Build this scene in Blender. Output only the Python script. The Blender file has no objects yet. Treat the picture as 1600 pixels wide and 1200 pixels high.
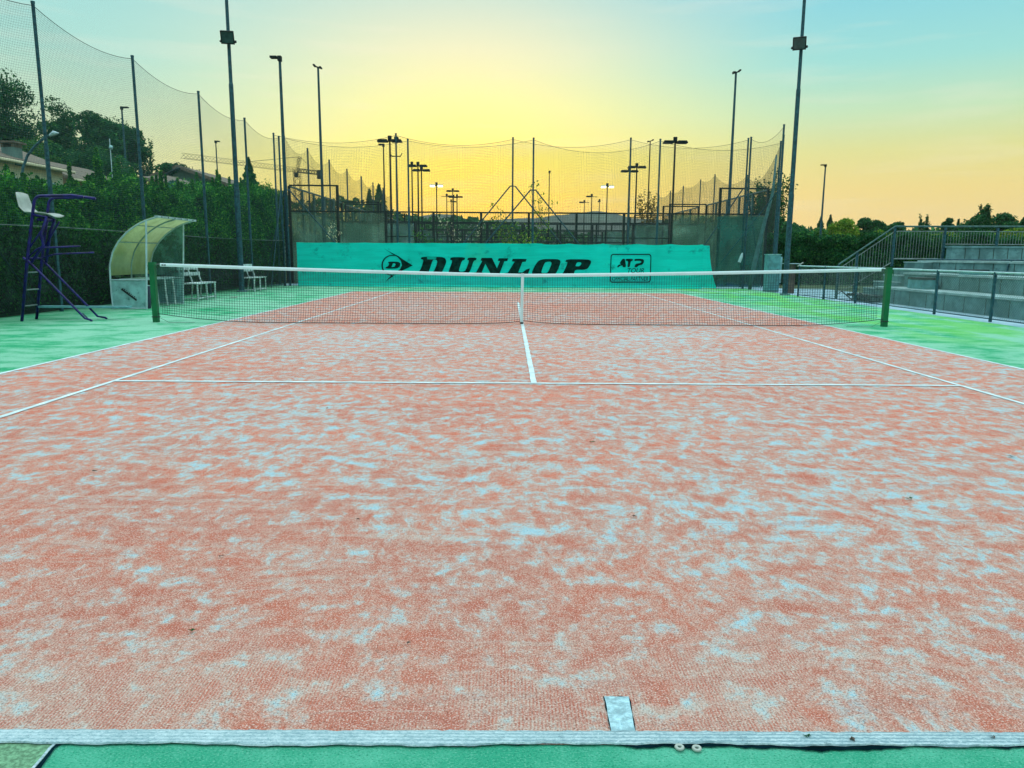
import bpy, math, random
import numpy as np
from mathutils import Vector, Matrix
scn = bpy.context.scene
COL = scn.collection
R = math.radians
# ------------------------------------------------------------------ camera
CAM = np.array([-0.298, -13.627, 1.232]); FPX = 1180.0
YAW, PIT, ROL = 0.00523, -0.16896, 0.00659
_f = np.array([math.sin(YAW)*math.cos(PIT), math.cos(YAW)*math.cos(PIT), math.sin(PIT)])
_r0 = np.array([math.cos(YAW), -math.sin(YAW), 0.0]); _u0 = np.cross(_r0, _f)
_r = _r0*math.cos(ROL)+_u0*math.sin(ROL); _u = -_r0*math.sin(ROL)+_u0*math.cos(ROL)
cd = bpy.data.cameras.new('camera'); cam = bpy.data.objects.new('camera', cd); COL.objects.link(cam)
cam.matrix_world = Matrix(((_r[0], _u[0], -_f[0], CAM[0]), (_r[1], _u[1], -_f[1], CAM[1]),
                           (_r[2], _u[2], -_f[2], CAM[2]), (0, 0, 0, 1)))
cd.sensor_width = 36; cd.lens = 36*FPX/1600; cd.clip_start = 0.05; cd.clip_end = 12000
scn.camera = cam
def _ray(px, py): return _r*(px-800)/FPX + _u*(600-py)/FPX + _f
def at(px, py, Y):
    d = _ray(px, py); return CAM + d*(Y-CAM[1])/d[1]
def gnd(px, py, z=0.0):
    d = _ray(px, py); return CAM + d*(z-CAM[2])/d[2]
def atD(px, py, D):
    return CAM + _ray(px, py)*D
# ------------------------------------------------------------------ world
w = bpy.data.worlds.new("World"); scn.world = w; w.use_nodes = True
nt = w.node_tree; nt.nodes.clear()
N = nt.nodes.new; L = nt.links.new
def wmath(op, a, b=None, c=None):
    n = N('ShaderNodeMath'); n.operation = op
    for i, v in enumerate((a, b, c)):
        if v is None: continue
        if isinstance(v, (int, float)): n.inputs[i].default_value = v
        else: L(v, n.inputs[i])
    return n.outputs[0]
tc = N('ShaderNodeTexCoord'); sep = N('ShaderNodeSeparateXYZ'); L(tc.outputs['Generated'], sep.inputs[0])
elev = wmath('MULTIPLY', wmath('ARCSINE', sep.outputs[2]), 180/math.pi)           # degrees
azi = wmath('MULTIPLY', wmath('ARCTAN2', sep.outputs[0], sep.outputs[1]), 180/math.pi)
e01 = wmath('DIVIDE', elev, 60.0)
def wramp(fac, stops):
    n = N('ShaderNodeValToRGB'); el = n.color_ramp.elements
    while len(el) > 1: el.remove(el[0])
    el[0].position = stops[0][0]; el[0].color = (*stops[0][1], 1)
    for p, c in stops[1:]:
        e = el.new(p); e.color = (*c, 1)
    L(fac, n.inputs[0]); return n.outputs[0]
def s2l(c):
    return tuple((x/255/12.92 if x/255 <= .04045 else ((x/255+.055)/1.055)**2.4) for x in c)
def deg(*st): return [(d/60.0, s2l(c)) for d, c in st]
HI = (236, 250, 253)
ctr = wramp(e01, deg((0, (268, 200, 10)), (2.2, (272, 216, 5)), (3.8, (270, 234, 5)), (6.7, (264, 249, 84)), (8.6, (257, 247, 138)), (10.5, (254, 249, 160)), (14.2, (240, 240, 196)),
                     (16.5, (216, 231, 207)), (18.5, (190, 224, 214)), (24, (160, 218, 226)), (34, (196, 236, 244)), (55, HI)))
sdl = wramp(e01, deg((0, (252, 212, 134)), (2.0, (250, 213, 126)), (4.5, (243, 216, 126)), (7, (224, 222, 142)), (9.5, (195, 228, 185)), (12.5, (155, 222, 214)),
                     (18.5, (120, 206, 228)), (24, (118, 202, 230)), (34, (186, 232, 244)), (55, HI)))
lft = wramp(e01, deg((0, (258, 222, 130)), (2.2, (252, 228, 140)), (5.5, (230, 232, 165)), (9, (200, 229, 196)), (12.5, (172, 224, 212)),
                     (18.5, (150, 216, 220)), (24, (136, 210, 226)), (34, (186, 232, 244)), (55, HI)))
dz = wmath('DIVIDE', wmath('ABSOLUTE', wmath('SUBTRACT', azi, -3.0)), 26.0)
sm = N('ShaderNodeMapRange'); sm.interpolation_type = 'SMOOTHSTEP'; L(dz, sm.inputs[0])
isl = N('ShaderNodeMapRange'); L(azi, isl.inputs[0]); isl.inputs[1].default_value = -8; isl.inputs[2].default_value = 4
def wmix(f, a, b):
    n = N('ShaderNodeMix'); n.data_type = 'RGBA'; L(f, n.inputs[0]); L(a, n.inputs[6]); L(b, n.inputs[7]); return n.outputs[2]
side = wmix(isl.outputs[0], lft, sdl)
skyc = wmix(sm.outputs[0], ctr, side)
# faint horizontal streaks of high cloud
mpn = N('ShaderNodeMapping'); mpn.inputs['Scale'].default_value = (2.2, 2.2, 22); L(tc.outputs['Generated'], mpn.inputs[0])
cn = N('ShaderNodeTexNoise'); cn.inputs['Scale'].default_value = 2.2; cn.inputs['Detail'].default_value = 5; L(mpn.outputs[0], cn.inputs[0])
cr = N('ShaderNodeMapRange'); L(cn.outputs[0], cr.inputs[0]); cr.inputs[1].default_value = .55; cr.inputs[2].default_value = .8; cr.inputs[4].default_value = .24
wc = N('ShaderNodeRGB'); wc.outputs[0].default_value = (1, .9, .72, 1)
skyc = wmix(cr.outputs[0], skyc, wc.outputs[0])
bg1 = N('ShaderNodeBackground'); L(skyc, bg1.inputs[0])
# unseen dome above the view is brightened to put more light on the ground
st = N('ShaderNodeMapRange'); L(elev, st.inputs[0]); st.inputs[1].default_value = 20; st.inputs[2].default_value = 50
st.inputs[3].default_value = 1.0; st.inputs[4].default_value = 2.45; L(st.outputs[0], bg1.inputs[1])
SUN_EL, SUN_AZ = 3.0, -3.0
sky = N('ShaderNodeTexSky'); sky.sky_type = 'NISHITA'; sky.sun_disc = False; sky.sun_elevation = R(SUN_EL); sky.sun_rotation = R(SUN_AZ)
bg2 = N('ShaderNodeBackground'); L(sky.outputs[0], bg2.inputs[0]); bg2.inputs[1].default_value = 0.012
add = N('ShaderNodeAddShader'); L(bg1.outputs[0], add.inputs[0]); L(bg2.outputs[0], add.inputs[1])
wo = N('ShaderNodeOutputWorld'); L(add.outputs[0], wo.inputs[0])
sd = bpy.data.lights.new('sun', 'SUN'); sd.energy = 0.5; sd.angle = R(12); sd.color = (1, .78, .42)
sun = bpy.data.objects.new('sun', sd); COL.objects.link(sun)
_sd = Vector((math.sin(R(SUN_AZ))*math.cos(R(SUN_EL)), math.cos(R(SUN_AZ))*math.cos(R(SUN_EL)), math.sin(R(SUN_EL))))
sun.rotation_euler = _sd.to_track_quat('Z', 'Y').to_euler(); sun.location = (0, 60, 30)
scn.view_settings.view_transform = 'Standard'; scn.view_settings.look = 'None'
scn.view_settings.exposure = 0; scn.view_settings.gamma = 1
scn.cycles.transparent_max_bounces = 24; scn.cycles.max_bounces = 6
scn.cycles.volume_bounces = 0

# ------------------------------------------------------------------ helpers
class G:                                   # small node-graph helper
    def __init__(s, name):
        s.m = bpy.data.materials.new(name); s.m.use_nodes = True; s.t = s.m.node_tree
        s.b = s.t.nodes['Principled BSDF']; s.o = s.t.nodes['Material Output']
        s.pos = s.t.nodes.new('ShaderNodeNewGeometry')
    def n(s, typ, **k):
        x = s.t.nodes.new(typ)
        for a, v in k.items(): setattr(x, a, v)
        return x
    def put(s, sock, v):
        if isinstance(v, bpy.types.NodeSocket): s.t.links.new(v, sock)
        elif isinstance(v, tuple) and len(v) == 3 and sock.type == 'RGBA': sock.default_value = (*v, 1)
        else: sock.default_value = v
    def math(s, op, a, b=0.0, clamp=False):
        x = s.n('ShaderNodeMath', operation=op); x.use_clamp = clamp; s.put(x.inputs[0], a); s.put(x.inputs[1], b); return x.outputs[0]
    def map(s, scale=(1, 1, 1), rot=(0, 0, 0), loc=(0, 0, 0), src=None):
        x = s.n('ShaderNodeMapping'); s.put(x.inputs[0], src or s.pos.outputs['Position'])
        x.inputs['Scale'].default_value = scale; x.inputs['Rotation'].default_value = rot; x.inputs['Location'].default_value = loc
        return x.outputs[0]
    def noise(s, vec, sc, det=4, rough=.55, dist=0.0, col=False):
        x = s.n('ShaderNodeTexNoise'); s.put(x.inputs['Vector'], vec); x.inputs['Scale'].default_value = sc
        x.inputs['Detail'].default_value = det; x.inputs['Roughness'].default_value = rough; x.inputs['Distortion'].default_value = dist
        return x.outputs[1 if col else 0]
    def step(s, v, lo, hi, a=0.0, b=1.0):
        x = s.n('ShaderNodeMapRange', interpolation_type='SMOOTHSTEP'); s.put(x.inputs[0], v)
        x.inputs[1].default_value = lo; x.inputs[2].default_value = hi; x.inputs[3].default_value = a; x.inputs[4].default_value = b
        return x.outputs[0]
    def mix(s, f, a, b, mode='MIX'):
        x = s.n('ShaderNodeMix', data_type='RGBA', blend_type=mode); s.put(x.inputs[0], f); s.put(x.inputs[6], a); s.put(x.inputs[7], b)
        return x.outputs[2]
    def bump(s, h, st=.3, d=.01):
        x = s.n('ShaderNodeBump'); s.put(x.inputs['Height'], h); x.inputs['Strength'].default_value = st; x.inputs['Distance'].default_value = d
        s.put(s.b.inputs['Normal'], x.outputs[0])
    def end(s, col, rough=.8, metal=0.0, spec=None):
        s.put(s.b.inputs['Base Color'], col); s.put(s.b.inputs['Roughness'], rough); s.b.inputs['Metallic'].default_value = metal
        if spec is not None: s.b.inputs['Specular IOR Level'].default_value = spec
        return s.m
def paint(name, c, rough=.5, metal=0.0, var=.25, scale=6.0, dirt=None, spec=.5):
    g = G(name); n = g.noise(g.map(), scale, 5, .6)
    lo = tuple(x*(1-var) for x in c); hi = tuple(min(1, x*(1+var)) for x in c)
    col = g.mix(g.step(n, .35, .68), lo, hi)
    if dirt: col = g.mix(g.step(g.noise(g.map(loc=(5, 3, 1)), scale*2.3, 6, .7), .55, .72), col, dirt)
    g.bump(g.noise(g.map(), scale*9, 3), .15, .004)
    return g.end(col, rough, metal, spec)
def leafmat(name, c1, c2, c3=None, trans=.25):
    g = G(name); rnd = g.pos.outputs['Random Per Island']
    col = g.mix(rnd, c1, c2)
    if c3: col = g.mix(g.step(rnd, .8, .95), col, c3)
    big = g.step(g.noise(g.map(), .8, 3), .35, .65, .7, 1.25)
    vm = g.n('ShaderNodeVectorMath', operation='SCALE'); g.put(vm.inputs[0], col); g.put(vm.inputs['Scale'], big)
    col = vm.outputs[0]
    g.end(col, .8, 0, .06)
    if trans:
        t = g.n('ShaderNodeBsdfTranslucent'); g.put(t.inputs[0], col); mx = g.n('ShaderNodeMixShader'); mx.inputs[0].default_value = trans
        g.t.links.new(g.b.outputs[0], mx.inputs[1]); g.t.links.new(t.outputs[0], mx.inputs[2]); g.t.links.new(mx.outputs[0], g.o.inputs[0])
    return g.m
class MB:
    def __init__(s): s.v = []; s.f = []; s.smooth = False
    def quad(s, a, b, c, d):
        i = len(s.v); s.v += [tuple(a), tuple(b), tuple(c), tuple(d)]; s.f.append((i, i+1, i+2, i+3)); return s
    def poly(s, pts):
        i = len(s.v); s.v += [tuple(p) for p in pts]; s.f.append(tuple(range(i, i+len(pts)))); return s
    def box(s, lo, hi, M=None):
        x0, y0, z0 = lo; x1, y1, z1 = hi; i = len(s.v)
        P = [(x0, y0, z0), (x1, y0, z0), (x1, y1, z0), (x0, y1, z0), (x0, y0, z1), (x1, y0, z1), (x1, y1, z1), (x0, y1, z1)]
        if M is not None: P = [tuple(M @ Vector(p)) for p in P]
        s.v += P
        s.f += [(i, i+3, i+2, i+1), (i+4, i+5, i+6, i+7), (i, i+1, i+5, i+4), (i+1, i+2, i+6, i+5), (i+2, i+3, i+7, i+6), (i+3, i, i+4, i+7)]
        return s
    def cbox(s, c, sz, b=0.0):
        return s.box([c[k]-sz[k]/2 for k in range(3)], [c[k]+sz[k]/2 for k in range(3)])
    def tube(s, pts, r, n=8, cap=True, closed=False):
        P = [Vector(p) for p in pts]; m = len(P)
        rr = r if isinstance(r, (list, tuple)) else [r]*m
        base = len(s.v); up = None
        for k, p in enumerate(P):
            if closed: t = (P[(k+1) % m]-P[k-1]).normalized()
            else: t = (P[min(k+1, m-1)]-P[max(k-1, 0)]).normalized()
            if up is None: up = Vector((0, 0, 1)) if abs(t.z) < .9 else Vector((0, 1, 0))
            a = (up-t*up.dot(t)).normalized(); b = t.cross(a); up = a
            for j in range(n):
                th = 2*math.pi*j/n; s.v.append(tuple(p+(a*math.cos(th)+b*math.sin(th))*rr[k]))
        for k in range(m if closed else m-1):
            for j in range(n):
                A = base+k*n; B = base+((k+1) % m)*n
                s.f.append((A+j, A+(j+1) % n, B+(j+1) % n, B+j))
        if cap and not closed:
            s.f.append(tuple(base+j for j in range(n))[::-1]); s.f.append(tuple(base+(m-1)*n+j for j in range(n)))
        return s
    def prism(s, pts, off):                # closed polygon swept by an offset vector
        i = len(s.v); n = len(pts); o = Vector(off)
        s.v += [tuple(p) for p in pts] + [tuple(Vector(p)+o) for p in pts]
        s.f.append(tuple(range(i, i+n))); s.f.append(tuple(range(i+n, i+2*n))[::-1])
        for k in range(n): s.f.append((i+k, i+n+k, i+n+(k+1) % n, i+(k+1) % n))
        return s
    def sheet(s, rows):                    # grid of points
        i = len(s.v); m = len(rows[0])
        for r in rows: s.v += [tuple(p) for p in r]
        for a in range(len(rows)-1):
            for b in range(m-1): s.f.append((i+a*m+b, i+a*m+b+1, i+(a+1)*m+b+1, i+(a+1)*m+b))
        return s
    def build(s, name, mat, parent=None, smooth=False, recalc=True):
        me = bpy.data.meshes.new(name); me.from_pydata(s.v, [], s.f); me.materials.append(mat)
        if recalc:
            import bmesh
            bm = bmesh.new(); bm.from_mesh(me); bmesh.ops.recalc_face_normals(bm, faces=bm.faces); bm.to_mesh(me); bm.free()
        if smooth: me.polygons.foreach_set('use_smooth', [True]*len(me.polygons))
        me.update(); o = bpy.data.objects.new(name, me); COL.objects.link(o)
        if parent: o.parent = parent; o.matrix_parent_inverse = parent.matrix_basis.inverted()
        return o
def npmesh(name, verts, nper, mat, parent=None):   # verts (K*nper,3): K polygons with nper corners
    me = bpy.data.meshes.new(name); V = np.asarray(verts, np.float32).reshape(-1, 3); K = len(V)//nper
    me.vertices.add(len(V)); me.vertices.foreach_set('co', V.ravel())
    me.loops.add(len(V)); me.loops.foreach_set('vertex_index', np.arange(len(V), dtype=np.int32))
    me.polygons.add(K); me.polygons.foreach_set('loop_start', np.arange(0, len(V), nper, dtype=np.int32))
    try: me.polygons.foreach_set('loop_total', np.full(K, nper, np.int32))
    except Exception: pass
    me.materials.append(mat); me.update(calc_edges=True); me.validate()
    o = bpy.data.objects.new(name, me); COL.objects.link(o)
    if parent: o.parent = parent; o.matrix_parent_inverse = parent.matrix_basis.inverted()
    return o
def thing(name, label, cat, loc=(0, 0, 0), group=None, rz=0.0):
    o = bpy.data.objects.new(name, None); COL.objects.link(o); o.location = loc; o.rotation_euler = (0, 0, rz)
    o.empty_display_size = .2; return tag(o, label, cat, group)
def tag(o, label, cat, group=None):
    o['label'] = label; o['category'] = cat
    if group: o['group'] = group
    return o
def struct(o, label=None):
    o['kind'] = 'structure'
    if label: o['label'] = label
    return o
def copy_tree(root, loc=None, label=None, rz=None):
    c = root.copy(); COL.objects.link(c)
    if loc is not None: c.location = loc
    if rz is not None: c.rotation_euler = (0, 0, rz)
    if label: c['label'] = label
    for ch in list(root.children):
        d = ch.copy(); COL.objects.link(d); d.parent = c
        for g2 in list(ch.children):
            e = g2.copy(); COL.objects.link(e); e.parent = d
    return c
def strands(lines, r):                     # (many polylines) -> thin three-sided cords, as one vertex array of quads
    out = []
    for P in lines:
        P = np.asarray(P, float); T = np.gradient(P, axis=0); T /= np.linalg.norm(T, axis=1)[:, None]+1e-9
        ref = np.where(np.abs(T[:, 2:3]) < .9, np.array([[0, 0, 1.0]]), np.array([[0, 1.0, .3]]))
        A = np.cross(T, ref); A /= np.linalg.norm(A, axis=1)[:, None]; B = np.cross(T, A)
        ring = [P + r*(A*math.cos(t)+B*math.sin(t)) for t in (0, 2.094, 4.189)]
        for k in range(3):
            a, b = ring[k], ring[(k+1) % 3]
            out.append(np.stack([a[:-1], a[1:], b[1:], b[:-1]], 1).reshape(-1, 3))
    return np.concatenate(out)
rng = np.random.default_rng(7); random.seed(7)
def leaves(C, size, seed=1, flat=.0, asp=.5, up=0.0):
    rg = np.random.default_rng(seed); C = np.asarray(C, float); n = len(C)
    a = rg.normal(size=(n, 3)); a[:, 2] = a[:, 2]*(1-flat)+up; a /= np.linalg.norm(a, axis=1)[:, None]
    b = np.cross(a, rg.normal(size=(n, 3))); b /= np.linalg.norm(b, axis=1)[:, None]
    s = size*rg.uniform(.6, 1.4, (n, 1)); a = a*s; b = b*s*asp
    return np.stack([C-a, C+b-a*.1, C+a, C-b-a*.1], 1).reshape(-1, 3)

# ------------------------------------------------------------------ materials
def m_carpet():
    g = G('red_turf_with_sand'); P = g.pos.outputs['Position']
    wv = g.noise(g.map((.9, .9, 1)), 1.8, 3, .5, 0, True)
    vm = g.n('ShaderNodeVectorMath', operation='MULTIPLY_ADD'); g.put(vm.inputs[0], wv); vm.inputs[1].default_value = (.26, .26, 0); g.put(vm.inputs[2], P)
    W = vm.outputs[0]
    a = g.noise(g.map((1, 1, 1), (0, 0, R(14)), src=W), 6.0, 6, .70, 0)
    a2 = g.noise(g.map((1.5, .75, 1), (0, 0, R(-34)), (7, 2, 0), src=W), 11.0, 5, .70, 0)
    big = g.noise(g.map((1, 1, 1), loc=(3, 1, 0)), .28, 3, .5)
    fib = g.noise(g.map((1, 1, 1)), 120, 3, .8)
    fib2 = g.noise(g.map((1, 1, 1), loc=(1, 5, 0)), 36, 4, .75)
    v = g.math('ADD', g.math('MULTIPLY', a, .62), g.math('MULTIPLY', a2, .38))
    v = g.math('ADD', v, g.math('MULTIPLY', g.math('SUBTRACT', big, .5), .16))
    v = g.math('ADD', v, g.math('MULTIPLY', g.math('SUBTRACT', fib, .5), .17))
    v = g.math('ADD', v, g.math('MULTIPLY', g.math('SUBTRACT', fib2, .5), .15))
    sep = g.n('ShaderNodeSeparateXYZ'); g.put(sep.inputs[0], P)
    # the tramlines near the net are cleaner; the strip by the baseline is more worn
    near = g.math('ADD', g.step(sep.outputs[1], -11.9, -8.5, 0.0, .03), g.math('MULTIPLY', g.step(sep.outputs[1], -6, 4), -.016))
    v = g.math('ADD', v, near); v = g.math('ADD', v, .011)
    dust = g.step(v, .42, .545)
    sand = g.step(v, .517, .60)
    core = g.step(v, .578, .65)
    cor = g.mix(g.step(g.noise(g.map(loc=(9, 9, 0)), 1.3, 3), .35, .65), (.64, .135, .066), (.52, .118, .07))
    cor = g.mix(g.step(sep.outputs[1], -11.6, -8, .6, 0.0), cor, (.43, .15, .105))
    col = g.mix(g.math('MULTIPLY', dust, .62), cor, (.52, .33, .26))
    col = g.mix(g.math('MULTIPLY', sand, .78), col, (.42, .485, .48))
    col = g.mix(core, col, (.33, .555, .64))
    # rows of tufts, seen where the turf is swept bare
    wav = g.n('ShaderNodeTexWave', wave_type='BANDS', bands_direction='X'); g.put(wav.inputs[0], P)
    wav.inputs['Scale'].default_value = 31; wav.inputs['Distortion'].default_value = .6; wav.inputs['Detail'].default_value = 1
    rm = g.math('MULTIPLY', g.step(sep.outputs[1], -11.15, -11.6), g.step(g.noise(g.map(loc=(2, 2, 0)), 1.8, 2), .40, .60, .1, 1))
    col = g.mix(g.math('MULTIPLY', g.math('MULTIPLY', wav.outputs[1], rm), .42), col, (.50, .52, .46))
    for ang, of in ((58, 0), (-47, 5), (12, 9)):                    # faint slide and drag-mat tracks
        tr = g.noise(g.map((.35, 7, 1), (0, 0, R(ang)), (of, of, 0), src=W), 2.0, 3, .6); on = g.step(g.noise(g.map(loc=(of, 3, 0)), .9, 2), .5, .62)
        col = g.mix(g.math('MULTIPLY', g.math('MULTIPLY', g.step(tr, .58, .63), on), .38), col, (.50, .44, .38)); col = g.mix(g.math('MULTIPLY', g.math('MULTIPLY', g.step(tr, .42, .37), on), .35), col, (.42, .15, .11))
    sc_ = g.noise(g.map((9, 26, 1), (0, 0, R(20)), src=W), 1.3, 4, .7)
    col = g.mix(g.math('MULTIPLY', g.step(sc_, .60, .68), g.math('MULTIPLY', core, .5)), col, (.06, .20, .24))    # scuffs in the drifts of sand
    # single pale fibres and grains
    sp = g.noise(g.map((1, 1, 1), loc=(4, 4, 0)), 200, 2, .7)
    col = g.mix(g.step(sp, .54, .64, 0, .9), col, (.62, .53, .47))
    col = g.mix(g.step(sp, .455, .34, 0, .8), col, (.15, .075, .06))
    col = g.mix(g.step(g.noise(g.map(loc=(8, 8, 0)), 5, 6, .8), .69, .74, 0, .6), col, (.10, .09, .08))
    g.bump(g.math('ADD', fib, g.math('MULTIPLY', sp, .6)), .75, .012)
    return g.end(col, 1.0, 0, .05)
def m_green():
    g = G('green_turf'); P = g.pos.outputs['Position']
    sep = g.n('ShaderNodeSeparateXYZ'); g.put(sep.inputs[0], P)
    a = g.noise(g.map((.8, 1.2, 1)), 1.9, 6, .65, .2); b = g.noise(g.map((1, 1, 1)), .35, 3)
    fib = g.noise(g.map(), 160, 3, .8); f2 = g.noise(g.map(), 30, 4, .7)
    v = g.math('ADD', a, g.math('MULTIPLY', g.math('SUBTRACT', f2, .5), .25))
    base = g.mix(g.step(v, .36, .64), (.03, .35, .155), (.07, .44, .22))
    sandy = g.math('ADD', v, g.math('MULTIPLY', g.math('SUBTRACT', b, .5), .6))
    mid = g.step(sep.outputs[1], -11, -7)
    col = g.mix(g.math('MULTIPLY', g.step(sandy, .34, .60), g.math('ADD', g.math('MULTIPLY', mid, .75), .2)), base, (.25, .56, .39))
    lime = g.math('MULTIPLY', g.step(sep.outputs[0], 5.6, 6.6), g.step(g.noise(g.map((.9, .22, 1), loc=(0, 4, 0)), 1.6, 3), .42, .58))
    lime = g.math('MULTIPLY', lime, g.step(sep.outputs[1], -4, -1))
    col = g.mix(g.math('MULTIPLY', lime, .75), col, (.13, .50, .085))
    col = g.mix(g.step(sep.outputs[1], -11.3, -11.9, 0, .75), col, g.mix(g.step(v, .38, .62), (.045, .39, .25), (.12, .54, .38)))
    left_dark = g.math('MULTIPLY', g.step(sep.outputs[0], -7.6, -9.4), .5)       # darker green toward the left edge
    col = g.mix(left_dark, col, (.02, .20, .07))
    sp = g.noise(g.map((1, 1.4, 1), loc=(4, 4, 0)), 150, 3, .75)
    col = g.mix(g.step(sp, .54, .66, 0, .6), col, (.28, .60, .45)); col = g.mix(g.step(sp, .46, .35, 0, .7), col, (.01, .15, .09))
    g.bump(g.math('ADD', fib, sp), .8, .012)
    return g.end(col, 1.0, 0, .05)
def m_line():
    g = G('white_line_turf'); P = g.pos.outputs['Position']
    a = g.noise(g.map((1, 1, 1)), 9, 5, .7); f = g.noise(g.map((.6, 1.2, 1)), 130, 4, .85)
    sep = g.n('ShaderNodeSeparateXYZ'); g.put(sep.inputs[0], P)
    wav = g.n('ShaderNodeTexWave', wave_type='BANDS', bands_direction='Y'); g.put(wav.inputs[0], P)
    wav.inputs['Scale'].default_value = 24; wav.inputs['Distortion'].default_value = 2.4; wav.inputs['Detail'].default_value = 2; wav.inputs['Detail Scale'].default_value = 3
    wm = g.math('MULTIPLY', g.math('MULTIPLY', wav.outputs[1], g.step(sep.outputs[1], -11, -11.6)), g.step(sep.outputs[0], -1.3, .6, .45, .85))
    col = g.mix(g.step(a, .35, .65), (.36, .50, .53), (.47, .61, .64))
    col = g.mix(wm, col, (.17, .28, .32))
    col = g.mix(g.step(f, .50, .36, 0, .75), col, (.15, .27, .31)); col = g.mix(g.step(f, .55, .66, 0, .6), col, (.66, .78, .8))
    col = g.mix(g.step(g.noise(g.map(loc=(3, 7, 0)), 14, 6, .85), .62, .69, 0, .85), col, (.03, .08, .10))
    g.bump(g.math('ADD', f, g.math('MULTIPLY', wav.outputs[1], -.5)), .6, .01)
    return g.end(col, 1.0, 0, .05)
M = {}
M['carpet'] = m_carpet(); M['green'] = m_green(); M['line'] = m_line()
M['line2'] = paint('white_line_carpet', (.50, .61, .62), 1, 0, .14, 5, (.38, .42, .40), .05)
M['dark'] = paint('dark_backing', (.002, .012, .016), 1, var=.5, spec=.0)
M['mark'] = paint('worn_white_turf', (.30, .46, .50), 1, 0, .3, 55, (.16, .30, .38), .03)
M['pole'] = paint('galvanised_teal_post', (.018, .07, .09), .55, .0, .4, 14, (.05, .12, .13), .2)
M['frame'] = paint('black_steel_frame', (.008, .018, .02), .6, 0, .3, 9, None, .15)
M['framelt'] = paint('grey_steel_frame', (.05, .12, .11), .6, 0, .3, 9, None, .2)
M['lens'] = paint('dark_lamp_glass', (.02, .06, .07), .2)
M['net'] = paint('dark_green_net_cord', (.012, .045, .045), .9)
M['fencenet'] = paint('teal_net_cord', (.04, .12, .12), .9)
M['fencenet2'] = paint('brown_net_cord', (.05, .07, .05), .9)
M['tnet'] = paint('black_net_cord', (.004, .018, .022), .9)
M['tape'] = paint('white_net_tape', (.52, .66, .68), .7, var=.06, scale=3)
M['netpost'] = paint('green_enamel', (.002, .115, .042), .45, .0, .15, 5, None, .25)
M['blue'] = paint('indigo_enamel', (.007, .006, .10), .4, .0, .5, 12, None, .3)
M['white'] = paint('white_plastic', (.33, .37, .33), .5, var=.1, scale=9)
M['rung'] = paint('bare_steel_rung', (.13, .19, .18), .6, .0)
M['alu'] = paint('pale_aluminium', (.34, .50, .53), .5, .0, .15, 10)
M['zinc'] = paint('stained_zinc_panel', (.22, .44, .45), .5, .25, .25, 4, (.06, .17, .17))
M['bin'] = paint('navy_bin', (.01, .014, .05), .5)
M['bench'] = paint('weathered_white_wood', (.42, .55, .53), .8, 0, .3, 12, (.14, .22, .2))
M['conc'] = paint('pale_concrete', (.10, .20, .205), .9, 0, .28, 2.5, (.05, .12, .13), .1)
M['conclt'] = paint('pale_concrete_cap', (.25, .37, .37), .8, 0, .2, 4, None, .1)
M['dark2'] = paint('black_rubber', (.006, .01, .012), .7)
M['cab'] = paint('grey_green_cabinet', (.07, .24, .26), .6, 0, .25, 7)
M['soil'] = paint('dark_soil', (.02, .03, .018), 1.0, 0, .5, 8)
M['bark'] = paint('bark', (.05, .04, .03), .95, 0, .4, 12)
M['wood'] = paint('dark_timber', (.08, .06, .045), .8, 0, .4, 5)
def m_poly():
    g = G('yellowed_polycarbonate'); n = g.noise(g.map((1, 1, .4)), 2.5, 5, .6)
    wav = g.n('ShaderNodeTexWave', wave_type='BANDS', bands_direction='Y'); g.put(wav.inputs[0], g.pos.outputs['Position']); wav.inputs['Scale'].default_value = 22
    col = g.mix(g.step(n, .35, .65), (.30, .38, .16), (.46, .55, .28)); col = g.mix(g.math('MULTIPLY', wav.outputs[1], .12), col, (.2, .25, .12))
    g.end(col, .35, 0, .5)
    t = g.n('ShaderNodeBsdfTranslucent'); g.put(t.inputs[0], col); mx = g.n('ShaderNodeMixShader'); mx.inputs[0].default_value = .45
    g.t.links.new(g.b.outputs[0], mx.inputs[1]); g.t.links.new(t.outputs[0], mx.inputs[2]); g.t.links.new(mx.outputs[0], g.o.inputs[0]); return g.m
def m_clear(name, tint, alpha, col, rough=.15, scale=3.0):
    g = G(name); n = g.noise(g.map(), scale, 5, .65)
    g.end(g.mix(g.step(n, .4, .65), col, tuple(x*1.8 for x in col)), rough, 0, .5)
    t = g.n('ShaderNodeBsdfTransparent'); t.inputs[0].default_value = (*tint, 1); mx = g.n('ShaderNodeMixShader')
    g.put(mx.inputs[0], g.step(n, .35, .7, max(0, alpha-.15), min(1, alpha+.15)))
    g.t.links.new(t.outputs[0], mx.inputs[1]); g.t.links.new(g.b.outputs[0], mx.inputs[2]); g.t.links.new(mx.outputs[0], g.o.inputs[0]); return g.m
M['poly'] = m_poly(); M['murkyY'] = m_clear('clear_side_sheet', (.93, .97, .86), .16, (.12, .2, .14))
M['murky'] = m_clear('murky_clear_plastic', (.55, .75, .7), .6, (.08, .2, .19))
M['glass'] = m_clear('dusty_court_glass', (.75, .88, .82), .34, (.14, .23, .18), .12, 1.2)
M['endglass'] = m_clear('dusty_end_glass', (.75, .86, .78), .42, (.16, .24, .17), .3, 1.2)
M['wind'] = m_clear('dark_green_windbreak_mesh', (.45, .78, .74), .62, (.007, .075, .07), .9, 2.0)
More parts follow.
